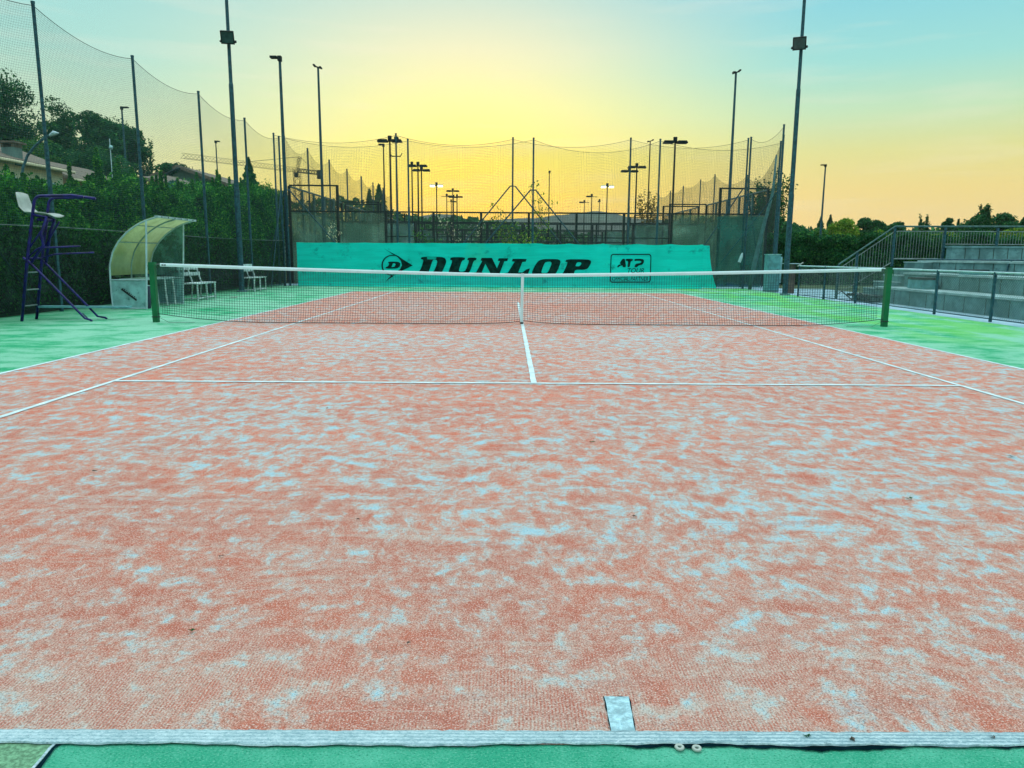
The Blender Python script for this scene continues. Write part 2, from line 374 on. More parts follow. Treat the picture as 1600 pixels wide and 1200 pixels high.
def m_banner():
    g = G('turquoise_banner_mesh'); P = g.pos.outputs['Position']
    n = g.noise(g.map((.35, 1, 2.2)), 2.2, 5, .6, .4); m2 = g.noise(g.map((.5, 1, .8), loc=(3, 0, 1)), 1.1, 4, .6)
    col = g.mix(g.step(n, .32, .68), (.001, .76, .62), (.003, .92, .77))
    col = g.mix(g.step(m2, .60, .74, 0, .55), col, (.03, .78, .5))
    st = g.noise(g.map((1.3, 1, 1.6), loc=(1.7, 0, 4)), 1.3, 6, .75)
    col = g.mix(g.step(st, .57, .69, 0, .65), col, (.001, .20, .17))
    wav = g.n('ShaderNodeTexWave', wave_type='BANDS', bands_direction='Z'); g.put(wav.inputs[0], P); wav.inputs['Scale'].default_value = 5; wav.inputs['Distortion'].default_value = 2
    col = g.mix(g.math('MULTIPLY', wav.outputs[1], .10), col, (.001, .3, .24))
    g.end(col, .8, 0, .15)
    t = g.n('ShaderNodeBsdfTranslucent'); g.put(t.inputs[0], col); mx = g.n('ShaderNodeMixShader'); mx.inputs[0].default_value = .5
    g.t.links.new(g.b.outputs[0], mx.inputs[1]); g.t.links.new(t.outputs[0], mx.inputs[2])
    tp = g.n('ShaderNodeBsdfTransparent'); tp.inputs[0].default_value = (.2, .95, .85, 1); m3 = g.n('ShaderNodeMixShader'); m3.inputs[0].default_value = .2      # open weave
    g.t.links.new(mx.outputs[0], m3.inputs[1]); g.t.links.new(tp.outputs[0], m3.inputs[2]); g.t.links.new(m3.outputs[0], g.o.inputs[0]); return g.m
M['banner'] = m_banner()
M['ink'] = paint('dark_green_print', (.001, .022, .018), .9, var=.6, scale=7, spec=.05)
M['leafh'] = leafmat('hedge_leaf', (.008, .07, .014), (.045, .25, .025), (.15, .42, .04))
M['leafd'] = leafmat('dark_leaf', (.010, .065, .028), (.028, .14, .045), (.06, .20, .04))
M['leafm'] = leafmat('mid_leaf', (.015, .08, .02), (.05, .18, .03), (.11, .25, .04))
M['leafy'] = leafmat('yellow_green_leaf', (.06, .18, .02), (.20, .34, .04), (.34, .36, .06))
M['leafb'] = leafmat('blue_green_leaf', (.02, .10, .09), (.06, .20, .16))
M['leafc'] = leafmat('cream_flower', (.45, .45, .25), (.65, .62, .40))
M['leafa'] = leafmat('autumn_leaf', (.10, .08, .02), (.28, .18, .04))
M['roof'] = paint('brown_roof_tiles', (.13, .105, .075), .9, 0, .35, 7)
M['cream'] = paint('cream_render', (.55, .52, .34), .9, 0, .12, 2)
M['greyw'] = paint('grey_render', (.10, .17, .15), .9, 0, .2, 1.5)
M['pink'] = paint('terracotta_render', (.36, .20, .12), .9, 0, .2, 1.5)
M['lampw'] = paint('white_lamp_housing', (.6, .65, .5), .4)
def m_lit():
    g = G('lit_lamp_glass'); g.end((.9, .9, .8), .3); g.b.inputs['Emission Color'].default_value = (1, .98, .9, 1); g.b.inputs['Emission Strength'].default_value = 2.5; return g.m
M['lit'] = m_lit()
def m_pave():
    g = G('blue_grey_paving'); a = g.noise(g.map(), 1.5, 5); f = g.noise(g.map(), 60, 4, .7)
    col = g.mix(g.step(a, .35, .65), (.16, .33, .40), (.27, .43, .50)); col = g.mix(g.step(f, .4, .65, 0, .5), col, (.38, .52, .58)); g.bump(f, .4, .01); return g.end(col, .85)
M['pave'] = m_pave()
def m_ground():
    g = G('rough_grass_ground'); a = g.noise(g.map(), .15, 5); f = g.noise(g.map(), 9, 6, .7)
    col = g.mix(g.step(a, .35, .65), (.035, .075, .025), (.07, .11, .04)); col = g.mix(g.step(f, .4, .7, 0, .5), col, (.03, .05, .02)); g.bump(f, .5, .05); return g.end(col, 1)
M['ground'] = m_ground()
M['padel'] = paint('blue_court_carpet', (.01, .09, .30), 1, 0, .15, 4)
M['hill'] = paint('wooded_hill', (.02, .05, .03), 1, 0, .5, .02)
# ------------------------------------------------------------------ ground and court
def plane(name, x0, x1, y0, y1, z, mat, nx=1, ny=1):
    b = MB(); b.sheet([[(x0+(x1-x0)*i/nx, y0+(y1-y0)*j/ny, z) for i in range(nx+1)] for j in range(ny+1)])
    return struct(b.build(name, mat, recalc=False))
def hillh(x, y):
    t = min(1, max(0, (-x-27)/30.0)); t = t*t*(3-2*t); s = min(1, max(0, (y-8)/22.0)); e = min(1, max(0, (175-y)/90.0))
    return 13*t*s*e
gx = [-1560, -1000, -600, -300, -160]+list(range(-120, -20, 5))+[-15, 0, 30, 80, 200, 600, 1100, 1560]
gy = [-700, -400, -60, -20]+list(range(0, 200, 8))+[260, 400, 900, 1560]
b = MB(); b.sheet([[(x, y, -.03+hillh(x, y)) for x in gx] for y in gy]); struct(b.build('ground', M['ground'], smooth=True, recalc=False))
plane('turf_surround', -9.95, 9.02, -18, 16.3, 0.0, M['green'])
plane('court', -5.485, 5.485, -11.885, 11.885, .004, M['carpet'])
plane('paving', 9.02, 12.2, -12, 24, -.01, M['pave'])
plane('soil_bed', -11.6, -9.95, -12, 22, -.012, M['soil'])
S, Dd, B, SV = 4.115, 5.485, 11.885, 6.4
b = MB(); z = .008
def wline(x0, x1, y0, y1, zz=z):
    n = max(1, int(max(x1-x0, y1-y0)/.12))
    if x1-x0 > y1-y0: b.sheet([[(x0+(x1-x0)*i/n, (y0, y1)[j]+random.uniform(-.004, .004), zz) for i in range(n+1)] for j in (0, 1)])
    else: b.sheet([[((x0, x1)[j]+random.uniform(-.003, .003), y0+(y1-y0)*i/n, zz) for i in range(n+1)] for j in (0, 1)])
for sx in (-1, 1):
    wline(sx*Dd-.025, sx*Dd+.025, -B+.05, B); wline(sx*S-.025, sx*S+.025, -B+.05, B, z+.001)
wline(-S, S, -SV-.03, -SV+.03, z+.002); wline(-S, S, SV-.025, SV+.025, z+.002)
wline(-.075, -.02, -SV, SV, z+.003); wline(-Dd, Dd, B-.05, B+.05, z+.002)
struct(b.build('court_lines', M['line2'], recalc=False))
# the near baseline is a glued-down strip of white turf with a frayed, curling front edge
rgb = np.random.default_rng(3); n = 640
xs = np.linspace(-Dd, Dd, n+1); fr = np.zeros(n+1)
for k, a in ((.6, .004), (2.3, .004), (7, .003), (23, .0018), (60, .001)): fr += a*np.sin(xs*k*2+rgb.uniform(0, 6))
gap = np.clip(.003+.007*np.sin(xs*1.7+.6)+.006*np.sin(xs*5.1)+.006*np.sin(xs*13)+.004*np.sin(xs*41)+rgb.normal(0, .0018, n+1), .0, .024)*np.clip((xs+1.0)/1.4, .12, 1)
b = MB(); b.sheet([[(x, -B+.050+rgb.normal(0, .0015), .008) for x in xs], [(x, -B+.04, .011) for x in xs], [(x, -B+.012, .011) for x in xs],
                   [(x, -B-.004+f, .010) for x, f in zip(xs, fr)], [(x, -B-.006+f, .006) for x, f in zip(xs, fr)]])
struct(b.build('baseline', M['line'], recalc=False))
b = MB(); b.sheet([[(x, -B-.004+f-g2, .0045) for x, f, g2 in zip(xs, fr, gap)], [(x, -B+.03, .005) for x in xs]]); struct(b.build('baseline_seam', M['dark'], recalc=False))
# centre mark
c0 = gnd(944, 1093); c1 = gnd(982, 1093); c2 = gnd(993, 1147); c3 = gnd(955, 1147)
def inset(pts, zz, k, jit=0.0):
    c = sum(np.array(p[:2]) for p in pts)/4; out = []
    for i in range(4):
        for t in np.linspace(0, 1, 7)[:-1]:
            p = np.array(pts[i][:2])*(1-t)+np.array(pts[(i+1) % 4][:2])*t; p = c+(p-c)*k+rgb.normal(0, jit, 2); out.append((p[0], p[1], zz))
    return out
b = MB(); b.poly(inset((c0, c1, c2, c3), .0075, 1.05, .0014)); struct(b.build('centre_mark_seam', M['dark'], recalc=False))
b = MB(); b.poly(inset((c0, c1, c2, c3), .0095, 1.0, .0009)); struct(b.build('centre_mark', M['mark'], recalc=False))
# an older, duller turf panel left of a curved seam
M['olive'] = paint('dull_olive_turf', (.13, .27, .16), 1, 0, .35, 90, (.05, .14, .07), .05)
s = [gnd(98, 1160), gnd(88, 1164), gnd(80, 1171), gnd(68, 1186), gnd(54, 1202), gnd(30, 1235)]
b = MB(); b.poly([(-6, -B, .003)]+[(p[0], p[1], .003) for p in s[:1]]+[(p[0], p[1], .003) for p in s[1:]]+[(s[-1][0]-.3, -13.4, .003), (-6, -13.4, .003)])
struct(b.build('old_turf_panel', M['olive'], recalc=False))
b = MB(); b.sheet([[(p[0]+.002, p[1], .004) for p in s], [(p[0]+.012+.003*math.sin(i*2), p[1]+.002, .004) for i, p in enumerate(s)]]); struct(b.build('turf_seam', M['dark'], recalc=False))
b = MB(); b.sheet([[(p[0]-.006, p[1], .0055) for p in s], [(p[0]+.002, p[1], .0055) for p in s]]); struct(b.build('frayed_seam_edge', M['line'], recalc=False))

# ------------------------------------------------------------------ hills far behind
def ridge(name, prof, D, depth, mat, label):
    rows = []; n = 150; xs_ = np.linspace(prof[0][0], prof[-1][0], n)
    ys_ = np.interp(xs_, [p[0] for p in prof], [p[1] for p in prof])
    rg = np.random.default_rng(int(D)); ys_ = ys_+np.convolve(rg.normal(0, .8, n), np.ones(3)/3, 'same')
    front, top, back = [], [], []
    for x, y in zip(xs_, ys_):
        p = atD(x, y, D); d = np.array([p[0]-CAM[0], p[1]-CAM[1]]); d /= np.linalg.norm(d)
        front.append((p[0]-d[0]*depth, p[1]-d[1]*depth, -5)); top.append(tuple(p)); back.append((p[0]+d[0]*depth, p[1]+d[1]*depth, -5))
        rows.append(None)
    mid = [tuple(np.array(f)*.45+np.array(t)*.55+np.array([0, 0, rg.normal(0, (t[2]+5)*.04)])) for f, t in zip(front, top)]
    b = MB(); b.sheet([front, mid, top, back]); return struct(b.build(name, mat, smooth=False), label)
ridge('far_hills', [(300, 392), (420, 380), (560, 352), (640, 340), (680, 334), (705, 336), (740, 345), (800, 342), (850, 339), (890, 334), (925, 330), (960, 334), (985, 340), (1010, 342), (1100, 350), (1240, 372), (1400, 398)], 1380, 150, M['hill'], 'hazy blue hills on the skyline')

# ------------------------------------------------------------------ tennis net
XL, XR = -6.64, 6.50
net = thing('tennis_net', 'black tennis net with white tape and centre strap across the court', 'tennis net', (0, 0, 0))
def ztop(x):
    t = abs(x)/6.6; return .905+(1.055-.905)*(t**1.25)
def zbot(x):
    a = .02+.05*math.exp(-abs(x)*3.2); e = max(0, abs(x)-4.6)/1.95; return a*(1)+.13*e*e-(.0 if abs(x) > .5 else 0)
def ybul(x, t): return -.16*(1-t)**3*(1-math.exp(-abs(x)*1.4))*max(0.0, 1-(abs(x)/6.6)**4)+.0
lines = []; XLn, XRn = XL+.14, XR-.14
for i in range(int((XRn-XLn)/.0445)+1):
    x = XLn+i*.0445; P = []
    for k in range(9):
        t = k/8; P.append((x+.02*(1-t)**2*math.sin(x*2.3), ybul(x, t), zbot(x)+(ztop(x)-.05-zbot(x))*t))
    lines.append(P)
nh = 21
for j in range(nh+1):
    t = j/nh
    lines.append([(x, ybul(x, t), zbot(x)+(ztop(x)-.05-zbot(x))*t) for x in np.linspace(XLn, XRn, 150)])
for j in range(4):
    t = 1-(j+.5)/nh; lines.append([(x, -.012, zbot(x)+(ztop(x)-.05-zbot(x))*t) for x in np.linspace(XLn, XRn, 120)])
npmesh('net_mesh', strands(lines, .0029), 4, M['tnet'], net)
b = MB(); b.tube([(x, ybul(x, 0)-.004, zbot(x)) for x in np.linspace(XLn-.1, XRn+.1, 160)], .006, 6); b.build('bottom_cord', M['tnet'], net)
b = MB()
xsn = np.linspace(XLn, XRn, 90)
b.sheet([[(x, -.011, ztop(x)-.058) for x in xsn], [(x, -.014, ztop(x)-.03) for x in xsn], [(x, -.009, ztop(x)-.004) for x in xsn], [(x, .0, ztop(x)) for x in xsn], [(x, .012, ztop(x)-.03) for x in xsn], [(x, .010, ztop(x)-.058) for x in xsn]])
tape = b.build('tape', M['tape'], net, smooth=True)
b = MB(); b.box((XLn+.03, -.0175, ztop(XLn)-.042), (XLn+.065, -.0155, ztop(XLn)-.022)); b.box((XLn+.075, -.0175, ztop(XLn)-.042), (XLn+.105, -.0155, ztop(XLn)-.022)); b.build('maker_tag', M['dark2'], tape)
b = MB(); b.sheet([[(-.075+.0, -.022, .90), (-.025, -.022, .90)], [(-.082, -.025, .5), (-.032, -.025, .5)], [(-.088, -.03, .04), (-.038, -.03, .04)]])
b.sheet([[(-.075, .014, .90), (-.025, .014, .90)], [(-.088, .0, .04), (-.038, .0, .04)]]); b.box((-.078, -.022, .9), (-.022, .014, .912)); b.build('centre_strap', M['tape'], net)
b = MB(); b.box((-.085, -.05, .012), (-.035, -.01, .045)); b.tube([(-.1, -.03, .03), (-.02, -.03, .03)], .006, 6); b.build('strap_anchor', M['dark2'], net)
for nm, x, lb in (('L', XL, 'green square net post on the left, beside the shelter'), ('R', XR, 'green square net post on the right, beside the mesh fence')):
    p = thing('net_post', lb, 'net post', (x, 0, 0), 'green posts holding the tennis net'); sg = 1 if x < 0 else -1
    b = MB(); b.box((x-.045, -.045, 0), (x+.045, .045, 1.05)); b.build('post', M['netpost'], p)
    b = MB()
    if x < 0: b.box((x-.052, -.052, 1.0), (x+.052, .052, 1.068)); b.tube([(x-.075, -.03, 1.0), (x-.055, -.03, 1.0), (x-.06, -.03, .93)], .008, 6)
    else: b.box((x-.049, -.049, 1.05), (x+.049, .049, 1.058)); b.tube([(x+.045, -.03, 1.02), (x+.075, -.03, .97), (x+.07, -.03, .9)], .006, 6)
    b.build('cap', M['netpost'], p)
    b = MB(); b.tube([(x-.05, -.05, .10), (x+.05, -.05, .10), (x+.05, .05, .10), (x-.05, .05, .10)], .008, 6, closed=True); b.build('tie', M['dark2'], p)
    b = MB(); b.tube([(x+sg*.045, 0, 1.03), (x+sg*.16, 0, ztop(x)-.02)], .006, 6); b.build('cable', M['rung'], p)
    b = MB(); b.tube([(x+sg*.05, -.05, .1), (x+sg*.18, -.08, .05), (x+sg*.28, -.12, .006), (x+sg*.5, -.16, .012), (x+sg*.75, -.15, .01)], .003, 5); b.build('loose_cord', M['dark2'], p)

# ------------------------------------------------------------------ tall netting fences
def fence(label, posts, name='netting_fence', zb=0.08, sp=.05, sag=.3, r=.0016, netmat=None, pr=.042, parts=None, group=None, sags=None, lower_rope=None):
    f = thing(name, label, 'fence', (posts[0][0], posts[0][1], 0), group)
    for x, y, h in posts:
        b = MB(); b.tube([(x, y, 0), (x, y, h*.55)], pr, 10); b.tube([(x, y, h*.55), (x, y, h)], pr*.82, 10); b.tube([(x, y, h-.02), (x, y, h+.02)], pr*.95, 10)
        b.build('post', M['pole'], f, smooth=False)
    lines = []; ropes = []
    for i in range(len(posts)-1):
        a = np.array(posts[i]); c = np.array(posts[i+1]); Ln = math.hypot(*(c-a)[:2]); n = max(2, int(Ln/sp)); sg = sags[i] if sags else sag
        tz = lambda t: a[2]+(c[2]-a[2])*t-.06-sg*4*t*(1-t)
        bz = lambda t: zb
        for k in range(n):
            t = k/n; p = a[:2]+(c-a)[:2]*t; zs = np.linspace(zb, tz(t), 4)
            wob = .015*np.sin(zs*2+k*.13)
            nx_, ny_ = -(c-a)[1]/Ln, (c-a)[0]/Ln
            lines.append([(p[0]+nx_*w_, p[1]+ny_*w_, z_) for z_, w_ in zip(zs, wob)])
        H = max(a[2], c[2])-zb; m = int(H/sp); ts = np.linspace(0, 1, 12)
        for j in range(m+1):
            q = j/m; lines.append([(*(a[:2]+(c-a)[:2]*t), zb+(tz(t)-zb)*q) for t in ts])
        ropes.append([(*(a[:2]+(c-a)[:2]*t), tz(t)) for t in ts])
    npmesh('net', strands(lines, r), 4, netmat or M['fencenet'], f)
    npmesh('top_rope', strands(ropes, .0075), 4, M['dark2'], f)
    if lower_rope: npmesh('lower_rope', strands([[(p[0], p[1], lower_rope+.03*math.sin(i*1.3)) for i, p in enumerate(posts)]], .008), 4, M['rung'], f)
    return f
LP = [(-9.90, -1.2, 6.15), (-9.74, 2.4, 6.1), (-9.60, 6.1, 6.0), (-9.44, 9.7, 5.9), (-9.2, 12.9, 5.7), (-8.93, 15.8, 5.55)]
lf = fence('tall teal netting fence on slim posts along the left hedge', LP, sag=.22, sp=.048, r=.0017, zb=1.72, lower_rope=1.72)
lower = []
for i in range(5):
    a, c = LP[i], LP[i+1]
    for k in range(54):
        for s_ in (-1, 1):
            t0 = k/54; q = lambda t, z_: (a[0]+(c[0]-a[0])*t, a[1]+(c[1]-a[1])*t, z_)
            t1 = t0+s_*.4
            u1 = min(1, max(0, t1)); zz = 1.68 if t1 == u1 else 1.68*abs(u1-t0)/.4
            lower.append([q(t0, .03), q((t0+u1)/2, .03+zz/2), q(u1, .03+zz)])
npmesh('chain_link', strands(lower, .0013), 4, M['fencenet'], lf)
M['shadecloth'] = m_clear('black_green_shade_cloth', (.45, .7, .6), .42, (.004, .02, .014), .95, 6.0)
b = MB(); b.sheet([[(LP[i][0]+.02, LP[i][1], z_) for i in range(6)] for z_ in (.04, .9, 1.70)]); b.build('shade_cloth', M['shadecloth'], lf, recalc=False)
b = MB(); b.tube([atD(-40, 335, 13.8), gnd(63, 487)], .02, 8); b.build('brace', M['pole'], lf)
b = MB(); b.tube([(-8.93, 15.8, 3.6), (-8.97, 14.2, 0.0)], .018, 8); b.build('brace', M['pole'], lf)
BY = 15.9
ba = fence('near netting fence behind the turquoise banner', [(-8.76, BY, 5.57), (-4.12, BY, 5.5), (.61, BY, 5.57), (5.38, BY, 5.56), (9.89, BY-.1, 5.5)], sag=.42, sp=.062, r=.0021, sags=[.28, .25, .45, .30], netmat=M['fencenet2'])
def aframe(f, x, y, zt, legs, r=.026):
    for dx in legs:
        sgn = 1 if dx > 0 else -1
        b = MB(); b.tube([(x, y, zt), (x+sgn*.1, y, zt), (x+dx, y, 0)], r, 8); b.build('brace', M['pole'], f)
aframe(ba, .61, BY+.06, 3.68, (-3.25, 3.2)); aframe(ba, -8.76, BY+.06, 3.62, (-1.0, 3.2)); 
b = MB(); b.tube([(-8.7, BY+.12, 3.66), (-5.6, BY+.12, .0)], .02, 8); b.build('brace', M['pole'], ba)
BY2 = 17.4
bb = fence('second netting fence standing just behind the banner fence', [(-9.6, BY2, 5.9), (-4.78, BY2, 5.92), (-.16, BY2, 5.8), (4.5, BY2, 5.82), (9.15, BY2, 5.84)], sag=.3, sp=.062, r=.0020, sags=[.3, .3, .3, .32], netmat=M['fencenet2'])
aframe(bb, -.16, BY2+.05, 3.95, (-3.4, 3.4)); aframe(bb, 9.15, BY2+.05, 3.9, (-2.6, .9))
rc = fence('short netting fence at the far right corner with a tall post', [(8.78, BY-.05, 5.65), (9.55, 14.6, 5.9)], sag=.25, sp=.06, r=.0016, sags=[.3])
b = MB(); b.tube([(9.5, 14.65, 3.6), (7.9, 15.9, 1.0)], .018, 8); b.build('brace', M['pole'], rc)
def Pd(px, D, h): p = atD(px, 300, D); return (p[0], p[1], h)
fence('tall netting fence running away left of the padel courts', [Pd(447, 33.4, 6.35)]+[Pd(x, d, 6.35) for x, d in ((483, 37.6), (516, 42), (543, 46.4), (565, 50.7), (583, 55), (598.5, 59.3), (611, 63.6))], sag=.45, sp=.10, r=.0032, netmat=M['fencenet2'], pr=.05, group='netting beside the padel courts')
fence('tall drooping netting fence running away right of the padel courts', [Pd(1219, 33, 6.4), Pd(1166, 40.3, 5.5), Pd(1116, 47.6, 6.3), Pd(1094, 50.8, 6.3), Pd(1067.5, 55.4, 6.3), Pd(1047.5, 59.8, 6.3), Pd(1030, 64, 6.3)], sags=[.9, .5, .25, .25, .25, .25], sp=.10, r=.0042, netmat=M['fencenet2'], pr=.05, group='netting beside the padel courts')
# dark windbreak cloth right of the banner
wbk = MB(); xw = np.linspace(7.75, 9.55, 14)
wbk.sheet([[(x, BY+.22+.03*math.sin(x*5+k), z_) for x in xw] for k, z_ in enumerate(np.linspace(.05, 2.75, 8))])
tag(wbk.build('windbreak', M['wind'], smooth=True, recalc=False), 'dark teal windbreak mesh hung right of the turquoise banner', 'windbreak')

# ------------------------------------------------------------------ banner with its writing
BYb = 15.74
def rip(x, z_): return .022*math.sin(x*6.3+1.5*math.sin(x*1.9))*(z_/1.6)**2+.03*math.sin(x*1.25+.4)+.018*math.sin(x*2.9+z_*1.3)+.03*math.sin(z_*3+x*.5)*.4
ban = thing('sponsor_banner', 'long turquoise mesh banner with dark lettering across the far end', 'banner', (0, BYb, 0))
xb = np.linspace(-8.40, 7.15, 320); rows = []
for k in range(17):
    t = k/16; row = []
    for x in xb:
        zt = 1.66+.018*(x+8)/8; zt -= .05*abs(math.sin((x+8.4)*math.pi/1.3))**.6*(.35+.65*(x > 1))
        z0 = .0+.006*math.sin(x*.9); z_ = z0+(zt-z0)*t
        ex = -.03*math.exp(-(x+8.4)*2.2)*t
        row.append((x+ex*.5+0, BYb+rip(x, z_)-.10*(1-t)**2, z_))
    rows.append(row)
ob = MB(); ob.sheet(rows); ob.build('cloth', M['banner'], ban, smooth=True, recalc=False)
ob = MB(); ob.sheet([[(7.15+(.28+.26*(1-k/8)**2)*s_, BYb+rip(7.15, 1)+(.12*s_-.18*(1-k/8)*s_)-.10*(1-k/8)**2, .04+(1.65-.04)*k/8-.01*s_) for s_ in np.linspace(0, 1, 7)] for k in range(9)])
ob.build('cloth_return', M['banner'], ban, smooth=True, recalc=False)
ob = MB(); ob.tube([(x, BYb+rip(x, 1.66)-.01, r_[2]+.0) for x, r_ in zip(xb[::2], rows[-1][::2])], .007, 5); ob.build('top_hem', M['banner'], ban)
def shape(name, loops, ox, oy, sc, parent, zmap=None):
    cu = bpy.data.curves.new(name, 'CURVE'); cu.dimensions = '2D'; cu.fill_mode = 'BOTH'; cu.extrude = .0015
    for lp in loops:
        sp_ = cu.splines.new('POLY'); sp_.points.add(len(lp)-1); sp_.use_cyclic_u = True
        for i, (X, Y) in enumerate(lp):
            p = at(ox+X/sc, oy+Y/sc, BYb); sp_.points[i].co = (p[0], p[2], 0, 1)
    return curve_mesh(name, cu, parent)
def curve_mesh(name, cu, parent, off=.05):
    o = bpy.data.objects.new('tmp', cu); COL.objects.link(o); dg = bpy.context.evaluated_depsgraph_get()
    me = bpy.data.meshes.new_from_object(o.evaluated_get(dg)); bpy.data.objects.remove(o)
    import bmesh
    bm = bmesh.new(); bm.from_mesh(me)
    for v in bm.verts:
        x, zz, ee = v.co; t = zz/1.66
        v.co = (x, BYb+rip(x, zz)-.10*(1-t)**2-.014+ee, zz)
    bm.to_mesh(me); bm.free(); me.materials.clear(); me.materials.append(M['ink']); me.name = name
    q = bpy.data.objects.new(name, me); COL.objects.link(q); q.parent = parent; q.matrix_parent_inverse = parent.matrix_basis.inverted(); return q
def rnd(lp, n=2):                           # Chaikin smoothing of the traced outline
    for _ in range(n):
        o_ = []
        for i in range(len(lp)):
            a = np.array(lp[i]); c = np.array(lp[(i+1) % len(lp)]); o_ += [tuple(a*.8+c*.2), tuple(a*.2+c*.8)]
        lp = o_
    return lp
DL = [(705, 130), (955, 130), (1005, 145), (1022, 190), (1000, 250), (965, 325), (925, 345), (612, 345), (620, 322), (690, 312), (738, 168), (698, 160)]
DI = [(850, 165), (892, 165), (908, 188), (895, 240), (868, 305), (850, 318), (797, 318), (815, 280)]
UL = [(1075, 135), (1255, 135), (1248, 170), (1215, 178), (1175, 300), (1190, 315), (1235, 315), (1262, 298), (1305, 178), (1280, 170), (1290, 140), (1400, 140), (1392, 172), (1362, 178), (1322, 300), (1295, 335), (1250, 350), (1085, 350), (1052, 335), (1052, 300), (1098, 178), (1065, 168)]
for nm, lps, ox in (('letter', [rnd(DL), rnd(DI)], 570), ('letter', [rnd(UL, 1)], 570),
    ('letter', [[(20, 143), (150, 143), (212, 272), (250, 184), (222, 178), (236, 148), (352, 148), (342, 182), (306, 185), (240, 352), (140, 352), (68, 218), (22, 325), (44, 330), (36, 352), (-85, 352), (-72, 328), (-48, 325), (28, 182), (8, 176)]], 750),
    ('letter', [[(408, 155), (584, 158), (572, 190), (530, 195), (478, 325), (530, 325), (578, 288), (624, 275), (590, 372), (300, 360), (308, 335), (348, 328), (432, 192), (398, 186)]], 750),
    ('letter', [rnd([(800, 158), (960, 158), (1000, 170), (1008, 205), (965, 310), (935, 350), (890, 370), (700, 370), (655, 354), (648, 320), (690, 230), (735, 175)]), rnd([(838, 192), (882, 190), (896, 212), (862, 300), (835, 335), (775, 335), (765, 318), (795, 235), (815, 200)])], 750),
    ('letter', [rnd([(1080, 160), (1350, 162), (1388, 180), (1382, 218), (1345, 278), (1300, 292), (1190, 290), (1172, 340), (1168, 372), (985, 372), (995, 348), (1035, 340), (1098, 200), (1065, 192)], 1), rnd([(1220, 195), (1260, 198), (1268, 215), (1250, 242), (1230, 250), (1190, 248), (1205, 210)])], 750)):
    shape(nm, lps, ox, 385, 8, ban)
em = [[(235, 22), (330, 78), (420, 122), (480, 165), (600, 238), (470, 302), (395, 345), (262, 442), (320, 375), (385, 330), (440, 285), (464, 235), (448, 180), (410, 135), (340, 95)],
      [(338+128*math.cos(a), 235+128*math.sin(a)) for a in np.linspace(R(62), R(285), 30)]+[(342+113*math.cos(a), 235+117*math.sin(a)) for a in np.linspace(R(285), R(62), 30)],
      rnd([(298, 190), (415, 190), (448, 212), (438, 250), (405, 277), (255, 277), (270, 255), (290, 250), (308, 215), (290, 208)], 1), [(352, 212), (375, 212), (385, 225), (370, 255), (335, 258)]]
shape('emblem', em, 570, 385, 8, ban)
def rr(x0, y0, x1, y1, r, sk=0):
    o_ = []
    for cx, cy, a0 in ((x1-r, y0+r, -90), (x1-r, y1-r, 0), (x0+r, y1-r, 90), (x0+r, y0+r, 180)):
        for a in range(0, 91, 15): yy = cy+r*math.sin(R(a0+a)); o_.append((cx+r*math.cos(R(a0+a))-sk*(yy-y0)/(y1-y0), yy))
    return o_
shape('logo_frame', [rr(450, 222, 1305, 822, 60, 22), rr(470, 244, 1285, 800, 44, 22)], 920, 380, 13.333, ban)
atp = [[(575, 498), (615, 448), (672, 440), (642, 425), (650, 390), (700, 325), (752, 325), (775, 500), (705, 500), (695, 462), (650, 468), (615, 500)],
       [(764, 325), (918, 325), (908, 368), (872, 372), (848, 500), (796, 500), (818, 372), (770, 368)],
       [(950, 325), (1108, 325), (1146, 348), (1146, 400), (1110, 448), (1030, 464), (1000, 502), (940, 502), (972, 428), (1066, 414), (1096, 388), (1070, 366), (990, 366), (948, 374)]]
shape('logo_letters', [rnd(l, 1) for l in atp], 920, 380, 13.333, ban)
def words(txt, x0, y0, x1, y1, name, shear=.25):
    fc = bpy.data.curves.new(name, 'FONT'); fc.body = txt; fc.shear = shear; fc.offset = .004
    o = bpy.data.objects.new('t', fc); COL.objects.link(o); dg = bpy.context.evaluated_depsgraph_get(); me = bpy.data.meshes.new_from_object(o.evaluated_get(dg)); bpy.data.objects.remove(o)
    V = np.array([v.co[:] for v in me.vertices]); mn, mx = V.min(0), V.max(0)
    p0 = at(920+x0/13.333, 380+y1/13.333, BYb); p1 = at(920+x1/13.333, 380+y0/13.333, BYb)
    for v in me.vertices:
        X = p0[0]+(v.co.x-mn[0])/(mx[0]-mn[0])*(p1[0]-p0[0]); Z = p0[2]+(v.co.y-mn[1])/(mx[1]-mn[1])*(p1[2]-p0[2])
        v.co = (X, BYb+rip(X, Z)-.10*(1-Z/1.66)**2-.014, Z)
    me.materials.clear(); me.materials.append(M['ink']); q = bpy.data.objects.new(name, me); COL.objects.link(q); q.parent = ban; q.matrix_parent_inverse = ban.matrix_basis.inverted()
words('TOUR', 800, 520, 1150, 615, 'logo_word'); words('OFFICIAL PARTNER', 480, 700, 1235, 780, 'small_print', .1)

